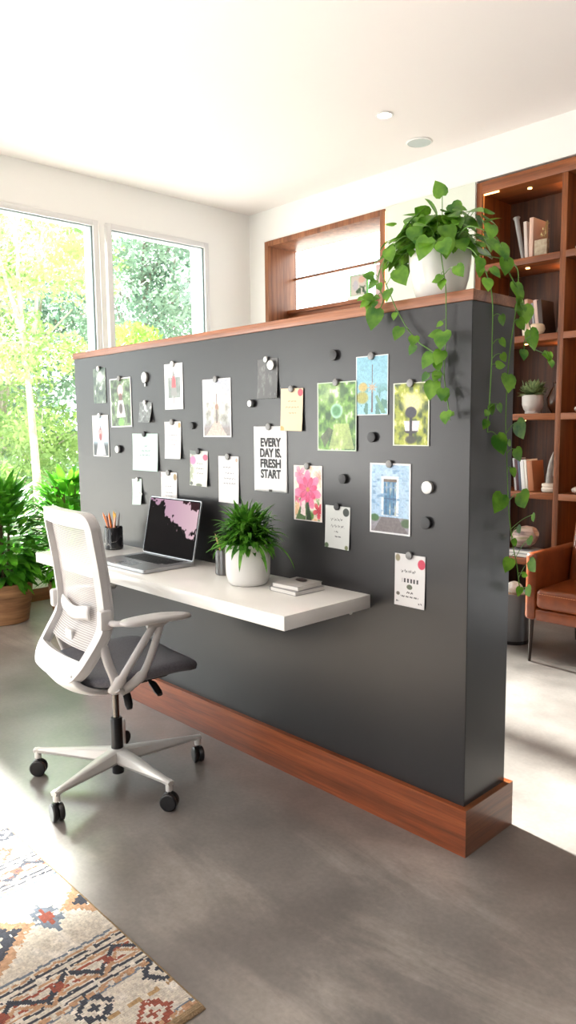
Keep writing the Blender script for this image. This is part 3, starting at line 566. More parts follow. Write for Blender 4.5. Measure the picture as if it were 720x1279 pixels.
# armrests
for sgn, nm in ((1, 0), (-1, 1)):
    pad = MB(); outl = []
    n = 32
    vs = []
    for (r, z_) in ((0, .686), (.8, .6855), (.96, .683), (1, .677), (.98, .670), (.85, .666), (0, .665)):
        for k in range(n):
            sx, sy = superell(2 * PI * k / n, 2.8); wd = .037 * (1 - .18 * sy); vs.append((((.285 if sgn > 0 else .31) + sx * wd * max(r, .001)) * sgn, .03 + sy * .128 * max(r, .001), z_ - .012 - .010 * max(0, sy) ** 2 * 1))
    fs = [(i * n + k, i * n + (k + 1) % n, (i + 1) * n + (k + 1) % n, (i + 1) * n + k) for i in range(6) for k in range(n)]
    pad.add(vs, fs).build('arm_pad', M_plastic, ch, angle=60)
    sup = MB(); X = (.272 if sgn > 0 else .30) * sgn
    J = lambda y, z_, x=None: (x * sgn if x else X, y, z_)
    up_ = (1, 0, 0)
    sup.tube(smooth_pts([J(.035, .655), J(.028, .64), J(-.015, .575, .262), J(-.060, .50, .245), J(-.085, .45, .225), J(-.095, .415, .2)], 4), [.021] * 3 + [.0140] * 12 + [.021] * 6, 10, .62, up=up_)
    sup.tube(smooth_pts([J(.06, .655), J(.050, .635), J(.032, .57, .262), J(.012, .50, .245), J(-.012, .450, .225), J(-.07, .41, .2)], 4), [.021] * 3 + [.0140] * 12 + [.021] * 6, 10, .62, up=up_)
    sup.tube([J(.0, .642), J(.048, .644), J(.085, .652)], [.012, .02, .01], 10, .7, up=up_)
    sup.tube(smooth_pts([J(-.125, .575, .205), J(-.115, .52, .215), J(-.095, .46, .215), J(-.09, .415, .2)], 4), .016, 10, .62, up=up_)
    sup.tube(smooth_pts([J(-.095, .43, .215), J(-.05, .405, .185), J(0, .385, .12), J(0, .378, .05)], 4), [.020] * 5 + [.017] * 8, 10, .6)
    sup.tube(smooth_pts([J(-.105, .658, .212), J(-.10, .658, .25), J(-.06, .660, .275)], 4), .0125, 10, .8)
    sup.build('armrest_support', M_plastic, ch, angle=60)
    br = MB(); br.box((.196 if sgn > 0 else -.232), -.142, .635, (.232 if sgn > 0 else -.196), -.098, .70); br.build('arm_bracket', M_plastic, ch, bevel=.009)
# ================================================================== LAPTOP
lp = thing('laptop', 'open silver laptop with a pink and black tree picture on its screen', 'laptop', (-1.372, -.215, .7405), 0)
def rslab(hw, hh, r, z0, z1, n=6):
    o_ = rrect(hw, hh, r, n); m_ = MB(); k = len(o_); e = .0012
    vs = []
    for (ins, z_) in ((e, z0), (0, z0 + e), (0, z1 - e), (e, z1)):
        for (x, y) in o_: vs.append((x * (1 - ins / hw), y * (1 - ins / hh), z_))
    fs = [(i * k + j, i * k + (j + 1) % k, (i + 1) * k + (j + 1) % k, (i + 1) * k + j) for i in range(3) for j in range(k)] + [tuple(range(k))[::-1], tuple(3 * k + j for j in range(k))]
    return m_.add(vs, fs)
rslab(.182, .118, .012, .001, .015).build('body', M_lsilver, lp)
kb = MB()
for r_ in range(6):
    n_ = 14 if r_ < 5 else 9; x = -.142
    for k in range(n_):
        wd = .0178 if r_ < 5 else (.0178 if k != 3 else .094)
        kb.box(x, .078 - r_ * .0175, .0152, x + wd, .078 - r_ * .0175 + .0148, .0163); x += wd + .0025
kb.build('keyboard', M_dark, lp, smooth=False)
B(-.05, -.105, .0151, .05, -.04, .0156).build('trackpad', mat('trackpad_aluminium', s8(160, 162, 166), .25, .7), lp)
lid_m = Matrix.Translation((0, .112, .014)) @ Matrix.Rotation(math.radians(90 - 12), 4, 'X')
lid = rslab(.182, .122, .010, -.0035, .0035); lid.v = [tuple(lid_m @ (Vector(p) + Vector((0, .124, 0)))) for p in lid.v]; lido = lid.build('lid', M_lsilver, lp)
bz = rslab(.178, .118, .008, .0034, .0042); bz.v = [tuple(lid_m @ (Vector(p) + Vector((0, .124, 0)))) for p in bz.v]; bz.build('bezel', mat('screen_glass_black', s8(8, 8, 9), .2, 0, .05), lido)
nu, nv = 110, 72; sx_, sy_ = np.meshgrid((np.arange(nu) + .5) / nu, 1 - (np.arange(nv) + .5) / nv)
im = np.ones((nv, nu, 3)) * C8(236, 190, 210); im = im * .0 + (C8(250, 214, 224) * (sx_[..., None]) + C8(206, 160, 190) * (1 - sx_[..., None]))  # pink gradient under dark tree shapes
nn = (vnoise(nv, nu, 7, 5, 71) + .6 * vnoise(nv, nu, 16, 11, 72) + .4 * vnoise(nv, nu, 40, 26, 73)) / 2
line = 1.12 - .85 * sx_ ; dk_ = (line - sy_) * 2.4 + (nn - .5) * 1.7
mk = np.clip(dk_ * 12, 0, 1); im = im * (1 - mk[..., None]) + C8(16, 10, 12) * mk[..., None]
dk2 = (.22 - sy_) * 2 + (sx_ - .5) * .3 + (nn - .5) * 1.6; mk = np.clip(dk2 * 12, 0, 1); im = im * (1 - mk[..., None]) + C8(14, 10, 12) * mk[..., None]
dk3 = (sx_ + sy_ - 1.83) * 2 + (nn - .45) * 1.4; mk = np.clip(dk3 * 12, 0, 1); im = im * (1 - mk[..., None]) + C8(60, 30, 36) * mk[..., None]
X0, Y0_, W_, H_ = -.174, .010, .348, .228
ux = np.linspace(0, 1, nu + 1); vy = np.linspace(1, 0, nv + 1); vs = [tuple(lid_m @ Vector((X0 + a * W_, Y0_ + b_ * H_, .0045))) for b_ in vy for a in ux]
fs = [(j * (nu + 1) + i, (j + 1) * (nu + 1) + i, (j + 1) * (nu + 1) + i + 1, j * (nu + 1) + i + 1) for j in range(nv) for i in range(nu)]
me = bpy.data.meshes.new('display'); me.from_pydata(vs, [], fs); at = me.color_attributes.new('Col', 'FLOAT_COLOR', 'CORNER'); fc = np.ones((nu * nv, 4)); fc[:, :3] = to_lin(im).reshape(-1, 3); at.data.foreach_set('color', np.repeat(fc, 4, axis=0).astype(np.float32).ravel())
me.materials.append(M_screen); do = bpy.data.objects.new('display', me); COL.objects.link(do); do.parent = lido

# ================================================================== PEN CUPS
def pencil(base_, tip, col, label, m=None, r=.0034):
    b0 = Vector(base_); t0 = Vector(tip); d = t0 - b0; o = MB().tube([b0 - b0, d * .90, d * .905, d * .97, d], [r, r, r * .98, r * .35, .0004], 6).build('pencil', mat('pencil_%s' % col[0], col[1], .4), loc=b0)
    return tag(o, label, 'pencil', None)
mdk = mat('black_marble_cup', s8(24, 24, 27), .2); N, L, b = nodes(mdk); v = coords(N, L); n_ = noise(N, L, v, 9, 3, .5, 1.5)
L.new(ramp(N, L, n_, [(.492, s8(22, 22, 25)), (.5, s8(150, 148, 145)), (.508, s8(22, 22, 25))]), b.inputs['Base Color'])
c1 = MB().lathe([(.038, 0), (.041, .003), (.0415, .10), (.0405, .102), (.0385, .10), (.038, .008), (0, .007)], 32).build('pen_cup', mdk, loc=(-1.80, -.10, .7405)); tag(c1, 'black marbled pen cup with orange and yellow pencils, left of the laptop', 'pen cup')
cols = {'orange': s8(226, 122, 50), 'yellow': s8(236, 180, 60), 'brown': s8(120, 60, 44), 'pink': s8(232, 170, 150), 'grey': s8(140, 140, 146), 'red': s8(190, 50, 50), 'green': s8(110, 140, 80), 'tan': s8(214, 178, 130)}
for i, (dx, dy, ex, ey, h_, cn, lb) in enumerate([(-.02, 0, -.055, -.02, .165, 'orange', 'leftmost orange pencil leaning in the black marbled cup'), (-.015, .01, -.04, .0, .172, 'grey', 'grey pen in the black marbled cup beside the leftmost pencil'), (-.01, -.01, -.025, -.02, .16, 'brown', 'dark brown pencil in the black marbled cup'), (0, 0, -.002, -.02, .168, 'orange', 'upright orange pencil in the middle of the marbled cup'),
        (.005, .01, .008, .0, .176, 'yellow', 'tall yellow pencil in the middle of the marbled cup'), (.0, .015, .022, .02, .17, 'grey', 'thin grey pen at the back of the marbled cup'), (.01, 0, .04, -.01, .172, 'yellow', 'yellow pencil leaning right in the marbled cup'), (.012, -.01, .055, -.02, .158, 'pink', 'pink pencil leaning furthest right in the marbled cup')]):
    pencil((-1.80 - dx * .6, -.10 + dy, .7495), (-1.80 + ex * 1.0, -.10 + ey, .7405 + h_), (cn, cols[cn]), lb, r=.0042)['group'] = 'pencils in the marbled cup'
M_cupg = glassy('smoked_mesh', (.42, .40, .40), .25, .3)
c2 = MB().lathe([(.034, 0), (.037, .003), (.0375, .095), (.036, .095), (.0355, .006), (0, .006)], 32).build('pen_cup', M_cupg, loc=(-.975, -.115, .7405)); tag(c2, 'smoky grey see-through pen cup beside the white plant pot', 'pen cup')
for dx, dy, ex, ey, h_, cn, lb in [(.01, 0, -.045, -.01, .15, 'tan', 'tan pencil leaning left in the smoky cup'), (.0, .01, -.02, .0, .14, 'green', 'green pencil in the smoky cup'), (0, 0, -.006, -.02, .132, 'brown', 'brown pencil in the smoky cup'), (.01, 0, .018, -.01, .115, 'red', 'red pencil in the smoky cup'), (-.005, .01, .03, .0, .118, 'orange', 'orange pencil in the smoky cup beside the white pot'), (-.015, -.005, .012, .01, .125, 'grey', 'black-grey pen in the smoky cup')]:
    pencil((-.975 + dx, -.115 + dy, .7485), (-.975 + ex, -.115 + ey, .7405 + h_), (cn, cols[cn]), lb)['group'] = 'pencils in the smoky cup'

# ================================================================== LEAVES
def blade(mb, base_, d, up, length, width, droop=.3, n=5, fold=.25):
    d = Vector(d).normalized(); up = Vector(up); s = d.cross(up)
    s = s.normalized() if s.length > 1e-3 else Vector((1, 0, 0)); nrm = s.cross(d).normalized(); p = Vector(base_); vs = []; step = length / n; dd = d.copy()
    for i in range(n + 1):
        t = i / n; w_ = width * .5 * (math.sin(PI * min(1, t * .92 + .08)) ** .75) * (1 if i < n else .02); vs += [p - s * w_ + nrm * w_ * fold, p.copy(), p + s * w_ + nrm * w_ * fold]
        dd = (dd + Vector((0, 0, -1)) * droop / n).normalized(); p = p + dd * step; nrm = s.cross(dd).normalized()
    fs = []
    for i in range(n):
        a = i * 3; fs += [(a, a + 1, a + 4, a + 3), (a + 1, a + 2, a + 5, a + 4)]
    mb.add(vs, fs)
HEART = [(0, 0), (.20, -.10), (.42, .02), (.50, .25), (.44, .50), (.28, .74), (.12, .92), (0, 1.05)]
def heart(mb, base_, d, nrm, L_, curl=.18):
    d = Vector(d).normalized(); nrm = Vector(nrm); s = d.cross(nrm).normalized(); nrm = s.cross(d).normalized(); b0 = Vector(base_); vs = []
    mid = [(0, y) for (_, y) in HEART]; mid[0] = (0, 0); mid[1] = (0, .05)
    for i, (x, y) in enumerate(HEART):
        my = max(0, y) if i else 0
        bend = -curl * y * y
        for sx in (-1, 0, 1):
            xx = x * sx * .92; zz = bend + (.16 * abs(xx)) - .25 * xx * xx
            vs.append(b0 + (d * (y if sx else my) + s * xx + nrm * zz) * L_)
    fs = []
    for i in range(len(HEART) - 1):
        a = i * 3; fs += [(a, a + 1, a + 4, a + 3), (a + 1, a + 2, a + 5, a + 4)]
    mb.add(vs, fs)
# fern on the desk
fp = thing('potted_fern', 'bushy green fern in a smooth white pot on the desk', 'potted plant', (-.785, -.165, .7405))
MB().lathe([(.060, 0), (.066, .003), (.072, .012), (.0775, .035), (.079, .07), (.079, .143), (.0775, .145), (.075, .143), (.074, .125), (0, .125)], 48).build('pot', M_ceram, fp, angle=50)
MB().lathe([(.0735, .12), (.0735, .132), (.04, .136), (0, .137)], 24).build('soil', M_soil, fp)
rg = random.Random(3); fb = MB()
for i in range(520):
    a = rg.uniform(0, 2 * PI); u = rg.random(); r0 = rg.uniform(.0, .075) * (1 - .45 * u); zb = .135 + .085 * u
    el = rg.uniform(-.1, .75) + .75 * u; ln = rg.uniform(.045, .095) * (1.1 if u > .8 else 1)
    d = Vector((math.cos(a) * math.cos(el) + rg.uniform(-.3, .3), math.sin(a) * math.cos(el) + rg.uniform(-.3, .3), math.sin(el)))
    q = Vector((math.cos(a) * r0, math.sin(a) * r0, zb))
    if q.y + d.y * ln > .15: continue
    blade(fb, q, d, (0, 0, 1), ln, rg.uniform(.013, .020), rg.uniform(.5, 1.6), 5)
for a, ln in ((.5, .17), (-.3, .15), (2.9, .14), (3.5, .13), (-.9, .14)): blade(fb, (math.cos(a) * .05, math.sin(a) * .05, .14), (math.cos(a), math.sin(a), .6), (0, 0, 1), ln, .014, 2.4, 8)
fb.build('foliage', M_leaf_fern, fp, angle=80)

# pothos on the partition
pp = thing('potted_pothos', 'trailing heart-leaved pothos in a white pot on top of the partition end', 'potted plant', (-.178, .098, Hp))
MB().lathe([(.060, 0), (.064, .002), (.070, .012), (.074, .02), (.085, .06), (.092, .11), (.093, .142), (.0915, .145), (.088, .142), (.087, .125), (0, .125)], 48).build('pot', M_ceram, pp, angle=50)
MB().lathe([(.0865, .12), (.0865, .130), (0, .136)], 24).build('soil', M_soil, pp)
po = Vector((-.178, .098, Hp)); fb = MB(); sb = MB(); rg = random.Random(11)
for i in range(230):
    a = rg.uniform(0, 2 * PI); el = rg.uniform(-.35, 1.35); R_ = rg.uniform(.07, .185) * (1 if el < .9 else .85)
    c = Vector((math.cos(a) * math.cos(el) * R_ * 1.0, math.sin(a) * math.cos(el) * R_ * .85, .165 + math.sin(el) * R_ * .62)); out_ = Vector((math.cos(a) * math.cos(el), math.sin(a) * math.cos(el), .0)).normalized()
    d = (out_ * .75 + Vector((rg.uniform(-.5, .5), rg.uniform(-.5, .5), rg.uniform(-1.1, .25)))).normalized(); nr = (out_ * .6 + Vector((0, 0, .8)) + Vector((rg.uniform(-.4, .4), rg.uniform(-.4, .4), 0))).normalized()
    heart(fb, c, d, nr, rg.uniform(.034, .062), .2)
    if i % 3 == 0: sb.tube(smooth_pts([(c.x * .3, c.y * .3, .13), (c.x * .6, c.y * .6, .15 + c.z * .15), c], 3), .0012, 5)
for px_, h_, s_ in ((.012, .30, .05), (.045, .27, .052), (-.06, .262, .05), (-.10, .24, .05)):
    heart(fb, (px_, -.01, h_), (-.25 if px_ < .02 else .6, -.2, -.5 if px_ != .012 else .7), (.4, -1, .5), s_); sb.tube(smooth_pts([(px_ * .3, 0, .13), (px_ * .8, -.005, .2), (px_, -.01, h_)], 4), .0014, 5)
FRONT = [(-0.066, -0.055, 1.675, 0.031), (-0.063, -0.055, 1.525, 0.058), (-0.111, -0.055, 1.471, 0.05), (-0.071, -0.055, 1.477, 0.045), (-0.096, -0.055, 1.387, 0.055), (-0.058, -0.055, 1.374, 0.041), (-0.047, -0.055, 1.309, 0.041), (-0.119, -0.055, 1.424, 0.028), (-0.081, -0.055, 1.424, 0.032), (-0.207, -0.055, 1.718, 0.061), (-0.309, -0.055, 1.609, 0.063), (-0.218, -0.055, 1.557, 0.042), (-0.16, -0.055, 1.531, 0.037), (-0.257, -0.055, 1.672, 0.043), (-0.129, -0.055, 1.783, 0.063), (-0.059, -0.055, 1.775, 0.057), (-0.249, -0.055, 1.786, 0.047), (-0.009, -0.055, 1.703, 0.039)]
END = [(0.05, 0.073, 1.763, 0.053), (0.05, 0.088, 1.726, 0.049), (0.05, 0.152, 1.668, 0.05), (0.05, 0.201, 1.608, 0.061), (0.05, 0.248, 1.536, 0.062), (0.05, 0.198, 1.489, 0.033), (0.05, 0.355, 1.493, 0.03), (0.05, 0.005, 1.805, 0.048), (0.05, 0.116, 1.405, 0.055), (0.05, 0.071, 1.332, 0.027), (0.05, 0.079, 1.23, 0.059), (0.05, 0.073, 1.576, 0.031), (0.05, 0.08, 1.515, 0.027), (0.05, 0.086, 1.474, 0.027), (0.05, 0.191, 1.27, 0.062), (0.05, 0.18, 1.197, 0.043), (0.05, 0.216, 1.059, 0.063), (0.05, 0.078, 1.062, 0.06), (0.05, 0.286, 0.848, 0.05), (0.05, 0.136, 0.872, 0.043), (0.05, 0.282, 0.999, 0.03), (0.05, 0.196, 0.971, 0.029), (0.05, 0.266, 0.928, 0.035), (0.05, 0.265, 0.77, 0.04), (0.05, 0.206, 0.78, 0.029), (0.05, 0.034, 1.702, 0.035), (0.05, -0.006, 1.665, 0.039), (0.05, 0.155, 1.146, 0.028), (0.05, -0.047, 1.712, 0.038), (0.05, 0.18, 1.574, 0.037)]
VINES = [[(-.12, .03, 1.80), (-.09, -.03, 1.795), (-0.071, -0.045, 1.731), (-0.07, -0.03, 1.677), (-0.074, -0.02, 1.623), (-0.073, -0.02, 1.546), (-0.075, -0.02, 1.491), (-0.077, -0.02, 1.424), (-0.065, -0.02, 1.357), (-0.056, -0.02, 1.300)],
    [(-.20, .03, 1.81), (-0.219, -0.03, 1.835), (-0.284, -0.045, 1.765), (-0.265, -0.03, 1.675), (-0.226, -0.02, 1.596), (-0.173, -0.02, 1.533), (-0.11, -0.02, 1.49), (-.09, -.02, 1.44), (-.09, -.02, 1.40)],
    [(-.24, .03, 1.80), (-0.278, -0.03, 1.788), (-0.302, -0.045, 1.722), (-0.293, -0.03, 1.669), (-0.311, -0.03, 1.629)], [(-0.293, -0.045, 1.669), (-0.356, -0.045, 1.682)],
    [(-.12, .08, 1.81), (-.02, 0, 1.83), (0.045, 0.02, 1.80), (0.045, 0.06, 1.781), (0.045, 0.101, 1.722), (0.045, 0.157, 1.674), (0.045, 0.2, 1.622), (0.045, 0.246, 1.557), (0.045, 0.21, 1.531), (0.045, 0.207, 1.497)],
    [(-.10, .06, 1.80), (0.0, 0.0, 1.76), (0.035, 0.035, 1.66), (0.03, 0.055, 1.51), (0.03, 0.051, 1.399), (0.025, 0.048, 1.265)],
    [(-.12, .13, 1.80), (.0, .2, 1.76), (0.04, 0.175, 1.69), (0.045, 0.155, 1.618), (0.035, 0.139, 1.47), (0.03, 0.138, 1.31), (0.03, 0.147, 1.217), (0.03, 0.156, 1.122), (0.04, 0.151, 1.028), (0.045, 0.169, 0.929), (0.045, 0.196, 0.865), (0.045, 0.22, 0.774)],
    [(0.045, 0.254, 1.511), (0.045, 0.33, 1.50), (.045, .38, 1.49)]]
vv = [[Vector(p) - po for p in v_] for v_ in VINES]; allp = []
for v_ in vv: s_ = smooth_pts(v_, 6); allp += s_; sb.tube(s_, .0017, 6)
for lst, nrm0 in ((FRONT, Vector((.35, -1, .25))), (END, Vector((1, -.55, .25)))):
    for (x, y, z_, s_) in lst:
        c = Vector((x, y, z_)) - po; q = min(allp, key=lambda p: (p - c).length); dh = c - q; dh = dh if dh.length > .004 else Vector((rg.uniform(-1, 1) * .01, 0, 0))
        d = (dh.normalized() * .7 + Vector((rg.uniform(-.25, .25), rg.uniform(-.1, .1), -1.0))).normalized(); nr = (nrm0 + Vector((rg.uniform(-.35, .35), 0, rg.uniform(-.2, .5)))).normalized()
        st_ = c - d * s_ * .48; heart(fb, st_, d, nr, s_, .12); sb.tube(smooth_pts([q, (q + st_) * .5 + Vector((0, 0, .006)), st_], 3), .0011, 5)
for k in range(46):
    v_ = vv[k % len(vv)]; P_ = smooth_pts(v_, 6); q = P_[rg.randrange(len(P_) // 4, len(P_))]; end_ = v_[-1].x + po.x > 0; d = Vector((rg.uniform(-.6, .6), rg.uniform(-.6, .6) if end_ else -.3, rg.uniform(-1, .1))).normalized(); s_ = rg.uniform(.018, .036)
    if (q + po).z < Hp - .02 and not end_: d.y = -abs(d.y)
    if end_: d.x = abs(d.x)
    st_ = q + d * .014; heart(fb, st_, d, (1, -.5, .4) if end_ else (.3, -1, .4), s_, .15); sb.tube([q, (q + st_) * .5 + Vector((0, 0, .003)), st_], .001, 5)
fb.build('foliage', M_leaf_poth, pp, angle=80); sb.build('vine', M_stem, pp)

# notebooks on the desk
def notebook(z, rz, w_, d_, label, x=-.582, y=-.122, cover=s8(150, 148, 147)):
    t = thing('notebook', label, 'notebook', (x, y, z), rz, 'notebooks stacked on the desk')
    mcv = mat('notebook_cover_%d' % int(z * 1000), cover, .35)
    cv = MB(); cv.box(-w_ / 2, -d_ / 2, 0, w_ / 2, d_ / 2, .0012); cv.box(-w_ / 2, -d_ / 2, .0128, w_ / 2, d_ / 2, .014); cv.box(-w_ / 2, -d_ / 2, .0012, -w_ / 2 + .0015, d_ / 2, .0128); cv.build('cover', mcv, t, bevel=.0004)
    pg = B(-w_ / 2 + .002, -d_ / 2 + .0025, .0013, w_ / 2 - .0025, d_ / 2 - .0025, .0127); pg.build('pages', mat('page_paper', s8(236, 233, 228), .7), t)
notebook(.7405, math.radians(-2), .128, .135, 'lower grey-covered notebook of the stack beside the white pot')
notebook(.7548, math.radians(3), .118, .122, 'upper grey notebook of the stack beside the white pot', cover=s8(172, 169, 165))
st = MB().lathe([(.012, 0), (.017, .002), (.018, .004), (.014, .0065), (0, .0075)], 20, m=Matrix.Diagonal((1.35, .8, 1))).build('pebble_paperweight', mat('dark_bronze', s8(58, 46, 44), .35), loc=(-.585, -.10, .7690)); tag(st, 'flat dark pebble lying on the upper notebook', 'paperweight')

# ================================================================== RUG
rx0, rx1, ry0, ry1 = -2.5, -.065, -2.6, -.925
nx, ny = 600, 400
gx = (np.arange(nx) + .5) / nx * (rx1 - rx0) + rx0; gy = (np.arange(ny) + .5) / ny * (ry1 - ry0) + ry0; GX, GY = np.meshgrid(gx, gy)
def rn(s, seed): return vnoise(ny, nx, int(s * 2.4), int(s * 1.7), seed)
jx = GX + (rn(60, 81) - .5) * .008; jy = GY + (rn(60, 82) - .5) * .008
cream, dkb, rust, tan, slate, gold = C8(212, 200, 184), C8(58, 60, 70), C8(150, 76, 58), C8(188, 146, 112), C8(112, 120, 132), C8(176, 142, 100)
im = np.ones((ny, nx, 3)) * cream; n1 = rn(40, 83); im = blend(im, (n1 - .55) * 3, C8(226, 216, 204))
def put(mask, col, keep=.9, seed=90):
    global im
    nz = rn(90, seed); im = blend(im, mask * (nz < keep), col)
def step(x, q=.012): return np.floor(x / q + .5) * q
BANDS = [(-.065, -.30, 'A'), (-.30, -.40, 'Z'), (-.40, -.80, 'D'), (-.80, -.90, 'Z'), (-.90, -1.15, 'A'), (-1.15, -1.55, 'D'), (-1.55, -1.65, 'Z'), (-1.65, -2.05, 'D'), (-2.05, -2.5, 'A')]
for bi, (b1, b0, kind) in enumerate(BANDS):
    inb = (jx > b0) & (jx < b1); cx = (b0 + b1) / 2; hw = (b1 - b0) / 2
    for e, col in ((.010, dkb), (.022, tan), (.030, cream), (.036, rust if bi % 2 else slate)):
        put(inb & (np.abs(np.abs(jx - cx) - (hw - e)) < .004), col, .8, 91 + bi)
    if kind == 'D':
        per = .40; ph = ((jy + .12 * bi) % per) / per - .5; d = np.abs(step(jx - cx)) / (hw - .05) + np.abs(step(ph * per)) / (per * .40)
        put(inb & (d < 1.02) & (d > .80), tan, .85); put(inb & (d < .80) & (d > .50), dkb, .82, 95); put(inb & (d <= .50) & (d > .36), cream, .95); put(inb & (d <= .36) & (d > .22), rust, .9); put(inb & (d <= .22) & (d > .1), cream, .95); put(inb & (d <= .1), dkb, .95)
        d2 = np.abs(step(jx - cx)) / (hw - .04) + np.abs(step((((ph + .5 + .5) % 1) - .5) * per)) / (per * .22); put(inb & (d2 < .5) & (d > 1.1), slate, .7, 97); put(inb & (d2 < .25) & (d > 1.1), rust, .9, 98)
    elif kind == 'A':
        per = .17; ph = ((jy + .05 * bi) % per) - per / 2
        for off, col, s_ in ((-.05, dkb, 1), (.055, rust, 0)):
            a = step(jx - cx - off, .009); b_ = step(ph if s_ else ((jy + per / 2) % per) - per / 2, .009); d = np.maximum(np.abs(a), np.abs(b_)); d1 = np.abs(a) + np.abs(b_)
            put(inb & (d1 < .05) & (d1 > .028), col, .9, 99); put(inb & (d1 < .012), col, .9, 99); put(inb & (d < .034) & (d > .022) & (d1 > .044) & (d1 < .062), col, .75, 100)
        put(inb & (np.abs(np.abs(jx - cx) - .09) < .008) & (((jy * 28) % 1) < .55), tan, .85, 101); put(inb & (np.abs(jx - cx) < .006) & (((jy * 20) % 1) < .6), gold, .8, 102)
    else:
        tri = np.abs(((jy / .13) % 1) - .5) * 2; zz = b0 + .022 + tri * (b1 - b0 - .044); put(inb & (np.abs(step(jx - zz, .006)) < .010), dkb, .85, 103); put(inb & (np.abs(jx - zz - .02) < .006), tan, .8, 104)
        put(inb & (np.abs(jx - cx) < .012) & (((jy / .13 + .25) % 1 - .5).__abs__() < .1), rust, .9, 105)
edge = (gx[None, :] > rx1 - .02) | (gy[:, None] > ry1 - .008); im[edge] = C8(150, 124, 92)
nz = rn(150, 106); im = np.clip(im * (.90 + .16 * nz[..., None]), 0, 1)
ux = np.linspace(rx0, rx1, nx + 1); uy = np.linspace(ry0, ry1, ny + 1); Gx, Gy = np.meshgrid(ux, uy); Gz = .009 + .0012 * np.random.RandomState(5).rand(ny + 1, nx + 1)
Gz[:, -1] = .001; Gz[-1, :] = .001; Gz[:, 0] = .001; Gz[0, :] = .001
vs = np.stack([Gx, Gy, Gz], -1).reshape(-1, 3); idx = np.arange((nx + 1) * (ny + 1)).reshape(ny + 1, nx + 1)
fs = np.stack([idx[:-1, :-1], idx[:-1, 1:], idx[1:, 1:], idx[1:, :-1]], -1).reshape(-1, 4)
me = bpy.data.meshes.new('patterned_rug'); me.vertices.add(len(vs)); me.vertices.foreach_set('co', vs.astype(np.float32).ravel()); me.loops.add(len(fs) * 4); me.loops.foreach_set('vertex_index', fs.astype(np.int32).ravel()); me.polygons.add(len(fs)); me.polygons.foreach_set('loop_start', np.arange(0, len(fs) * 4, 4, dtype=np.int32)); me.update(calc_edges=True)
at = me.color_attributes.new('Col', 'FLOAT_COLOR', 'CORNER'); fc = np.ones((nx * ny, 4)); fc[:, :3] = to_lin(im).reshape(-1, 3); at.data.foreach_set('color', np.repeat(fc, 4, axis=0).astype(np.float32).ravel())
me.shade_smooth(); me.materials.append(M_rug); ro = bpy.data.objects.new('patterned_rug', me); COL.objects.link(ro); tag(ro, 'cream kilim rug with dark blue and rust diamond pattern on the concrete floor', 'rug')

# ================================================================== FLOOR PLANTS BY THE WINDOW
mbk = mat('basket_wood', s8(150, 110, 74), .6); N, L, b = nodes(mbk); v = coords(N, L, (3, 3, 40)); n_ = noise(N, L, v, 1, 4)
L.new(ramp(N, L, n_, [(.3, s8(104, 70, 42)), (.7, s8(172, 126, 84))]), b.inputs['Base Color']); bump(N, L, b, n_, .4, .01)
def bush(loc, label, lm, seed, h_, R_, n_, pr=.19, ph=.27):
    t = thing('leafy_floor_plant', label, 'potted plant', loc, 0)
    MB().lathe([(pr * .76, 0), (pr * .80, .004), (pr * .82, .02), (pr * .95, ph * .6), (pr, ph), (pr * .97, ph + .004), (pr * .94, ph - .01), (pr * .92, ph - .05), (0, ph - .05)], 36).build('pot', mbk, t)
    MB().lathe([(pr * .93, ph - .06), (pr * .93, ph - .035), (0, ph - .02)], 24).build('soil', M_soil, t)
    r = random.Random(seed); fb = MB(); st = MB()
    for k in range(7): a = r.uniform(0, 6.28); st.tube(smooth_pts([(math.cos(a) * .04, math.sin(a) * .04, ph - .04), (math.cos(a) * .08, math.sin(a) * .08, h_ * .55), (math.cos(a) * .1, math.sin(a) * .1, h_ * .85)], 3), .008, 6)
    st.build('stem', mat('woody_stem', s8(96, 84, 52), .7), t)
    for i in range(n_):
        u = r.random(); a = r.uniform(0, 2 * PI); z_ = ph + .02 + u * (h_ - ph - .16); prof_ = math.sin(PI * (.18 + .70 * u)) ; rr = R_ * prof_ * r.uniform(.35, .9)
        c = Vector((math.cos(a) * rr, math.sin(a) * rr, z_)); el = -.15 + 1.25 * u + r.uniform(-.3, .3)
        d = Vector((math.cos(a) * math.cos(el), math.sin(a) * math.cos(el), math.sin(el))); ln = r.uniform(.10, .18)
        if c.x + d.x * ln + loc[0] < XW + .04: continue
        blade(fb, c, d, (0, 0, 1), ln, r.uniform(.036, .060), r.uniform(.3, 1.1), 4, .15)
    fb.build('foliage', lm, t, angle=80); return t
bush((-3.70, .16, 0), 'dark green leafy plant in a brown woven pot at the left window', M_leaf_bush, 5, 1.02, .30, 800, .185, .27)
bush((-3.52, .56, 0), 'bright green leafy plant behind the office chair, beside the partition end', M_leaf_bush2, 6, 1.06, .26, 620, .16, .25)

# ================================================================== BOOKSHELF
SX0, SY, SD = -1.73, YB, .39
bs = thing('bookshelf', 'tall walnut cubby bookshelf with warm shelf lights built against the back wall', 'bookshelf', (-1.73, YB, 0))
def lb_(x0, y0, z0, x1, y1, z1): return B(x0 - SX0, y0 - YB, z0, x1 - SX0, y1 - YB, z1)
ZS = [.355, .81, 1.333, 1.845, 2.346]; ts = .042; DX = [-1.118, -.545, .03, .60]; TOPI, TOPO = 2.838, 2.915
lb_(SX0, SY, 0, SX0 + .045, SY + SD, TOPO).build('side_panel', M_shelfz, bs, bevel=.001)
lb_(.60, SY, 0, .645, SY + SD, TOPO).build('side_panel', M_shelfz, bs, bevel=.001)
lb_(SX0 + .045, SY - .004, TOPI, .60, SY + SD, TOPO).build('top_panel', M_shelfx, bs, bevel=.001)
lb_(SX0 + .045, SY + .02, 0, .60, SY + SD, .07).build('plinth', M_shelfx, bs)
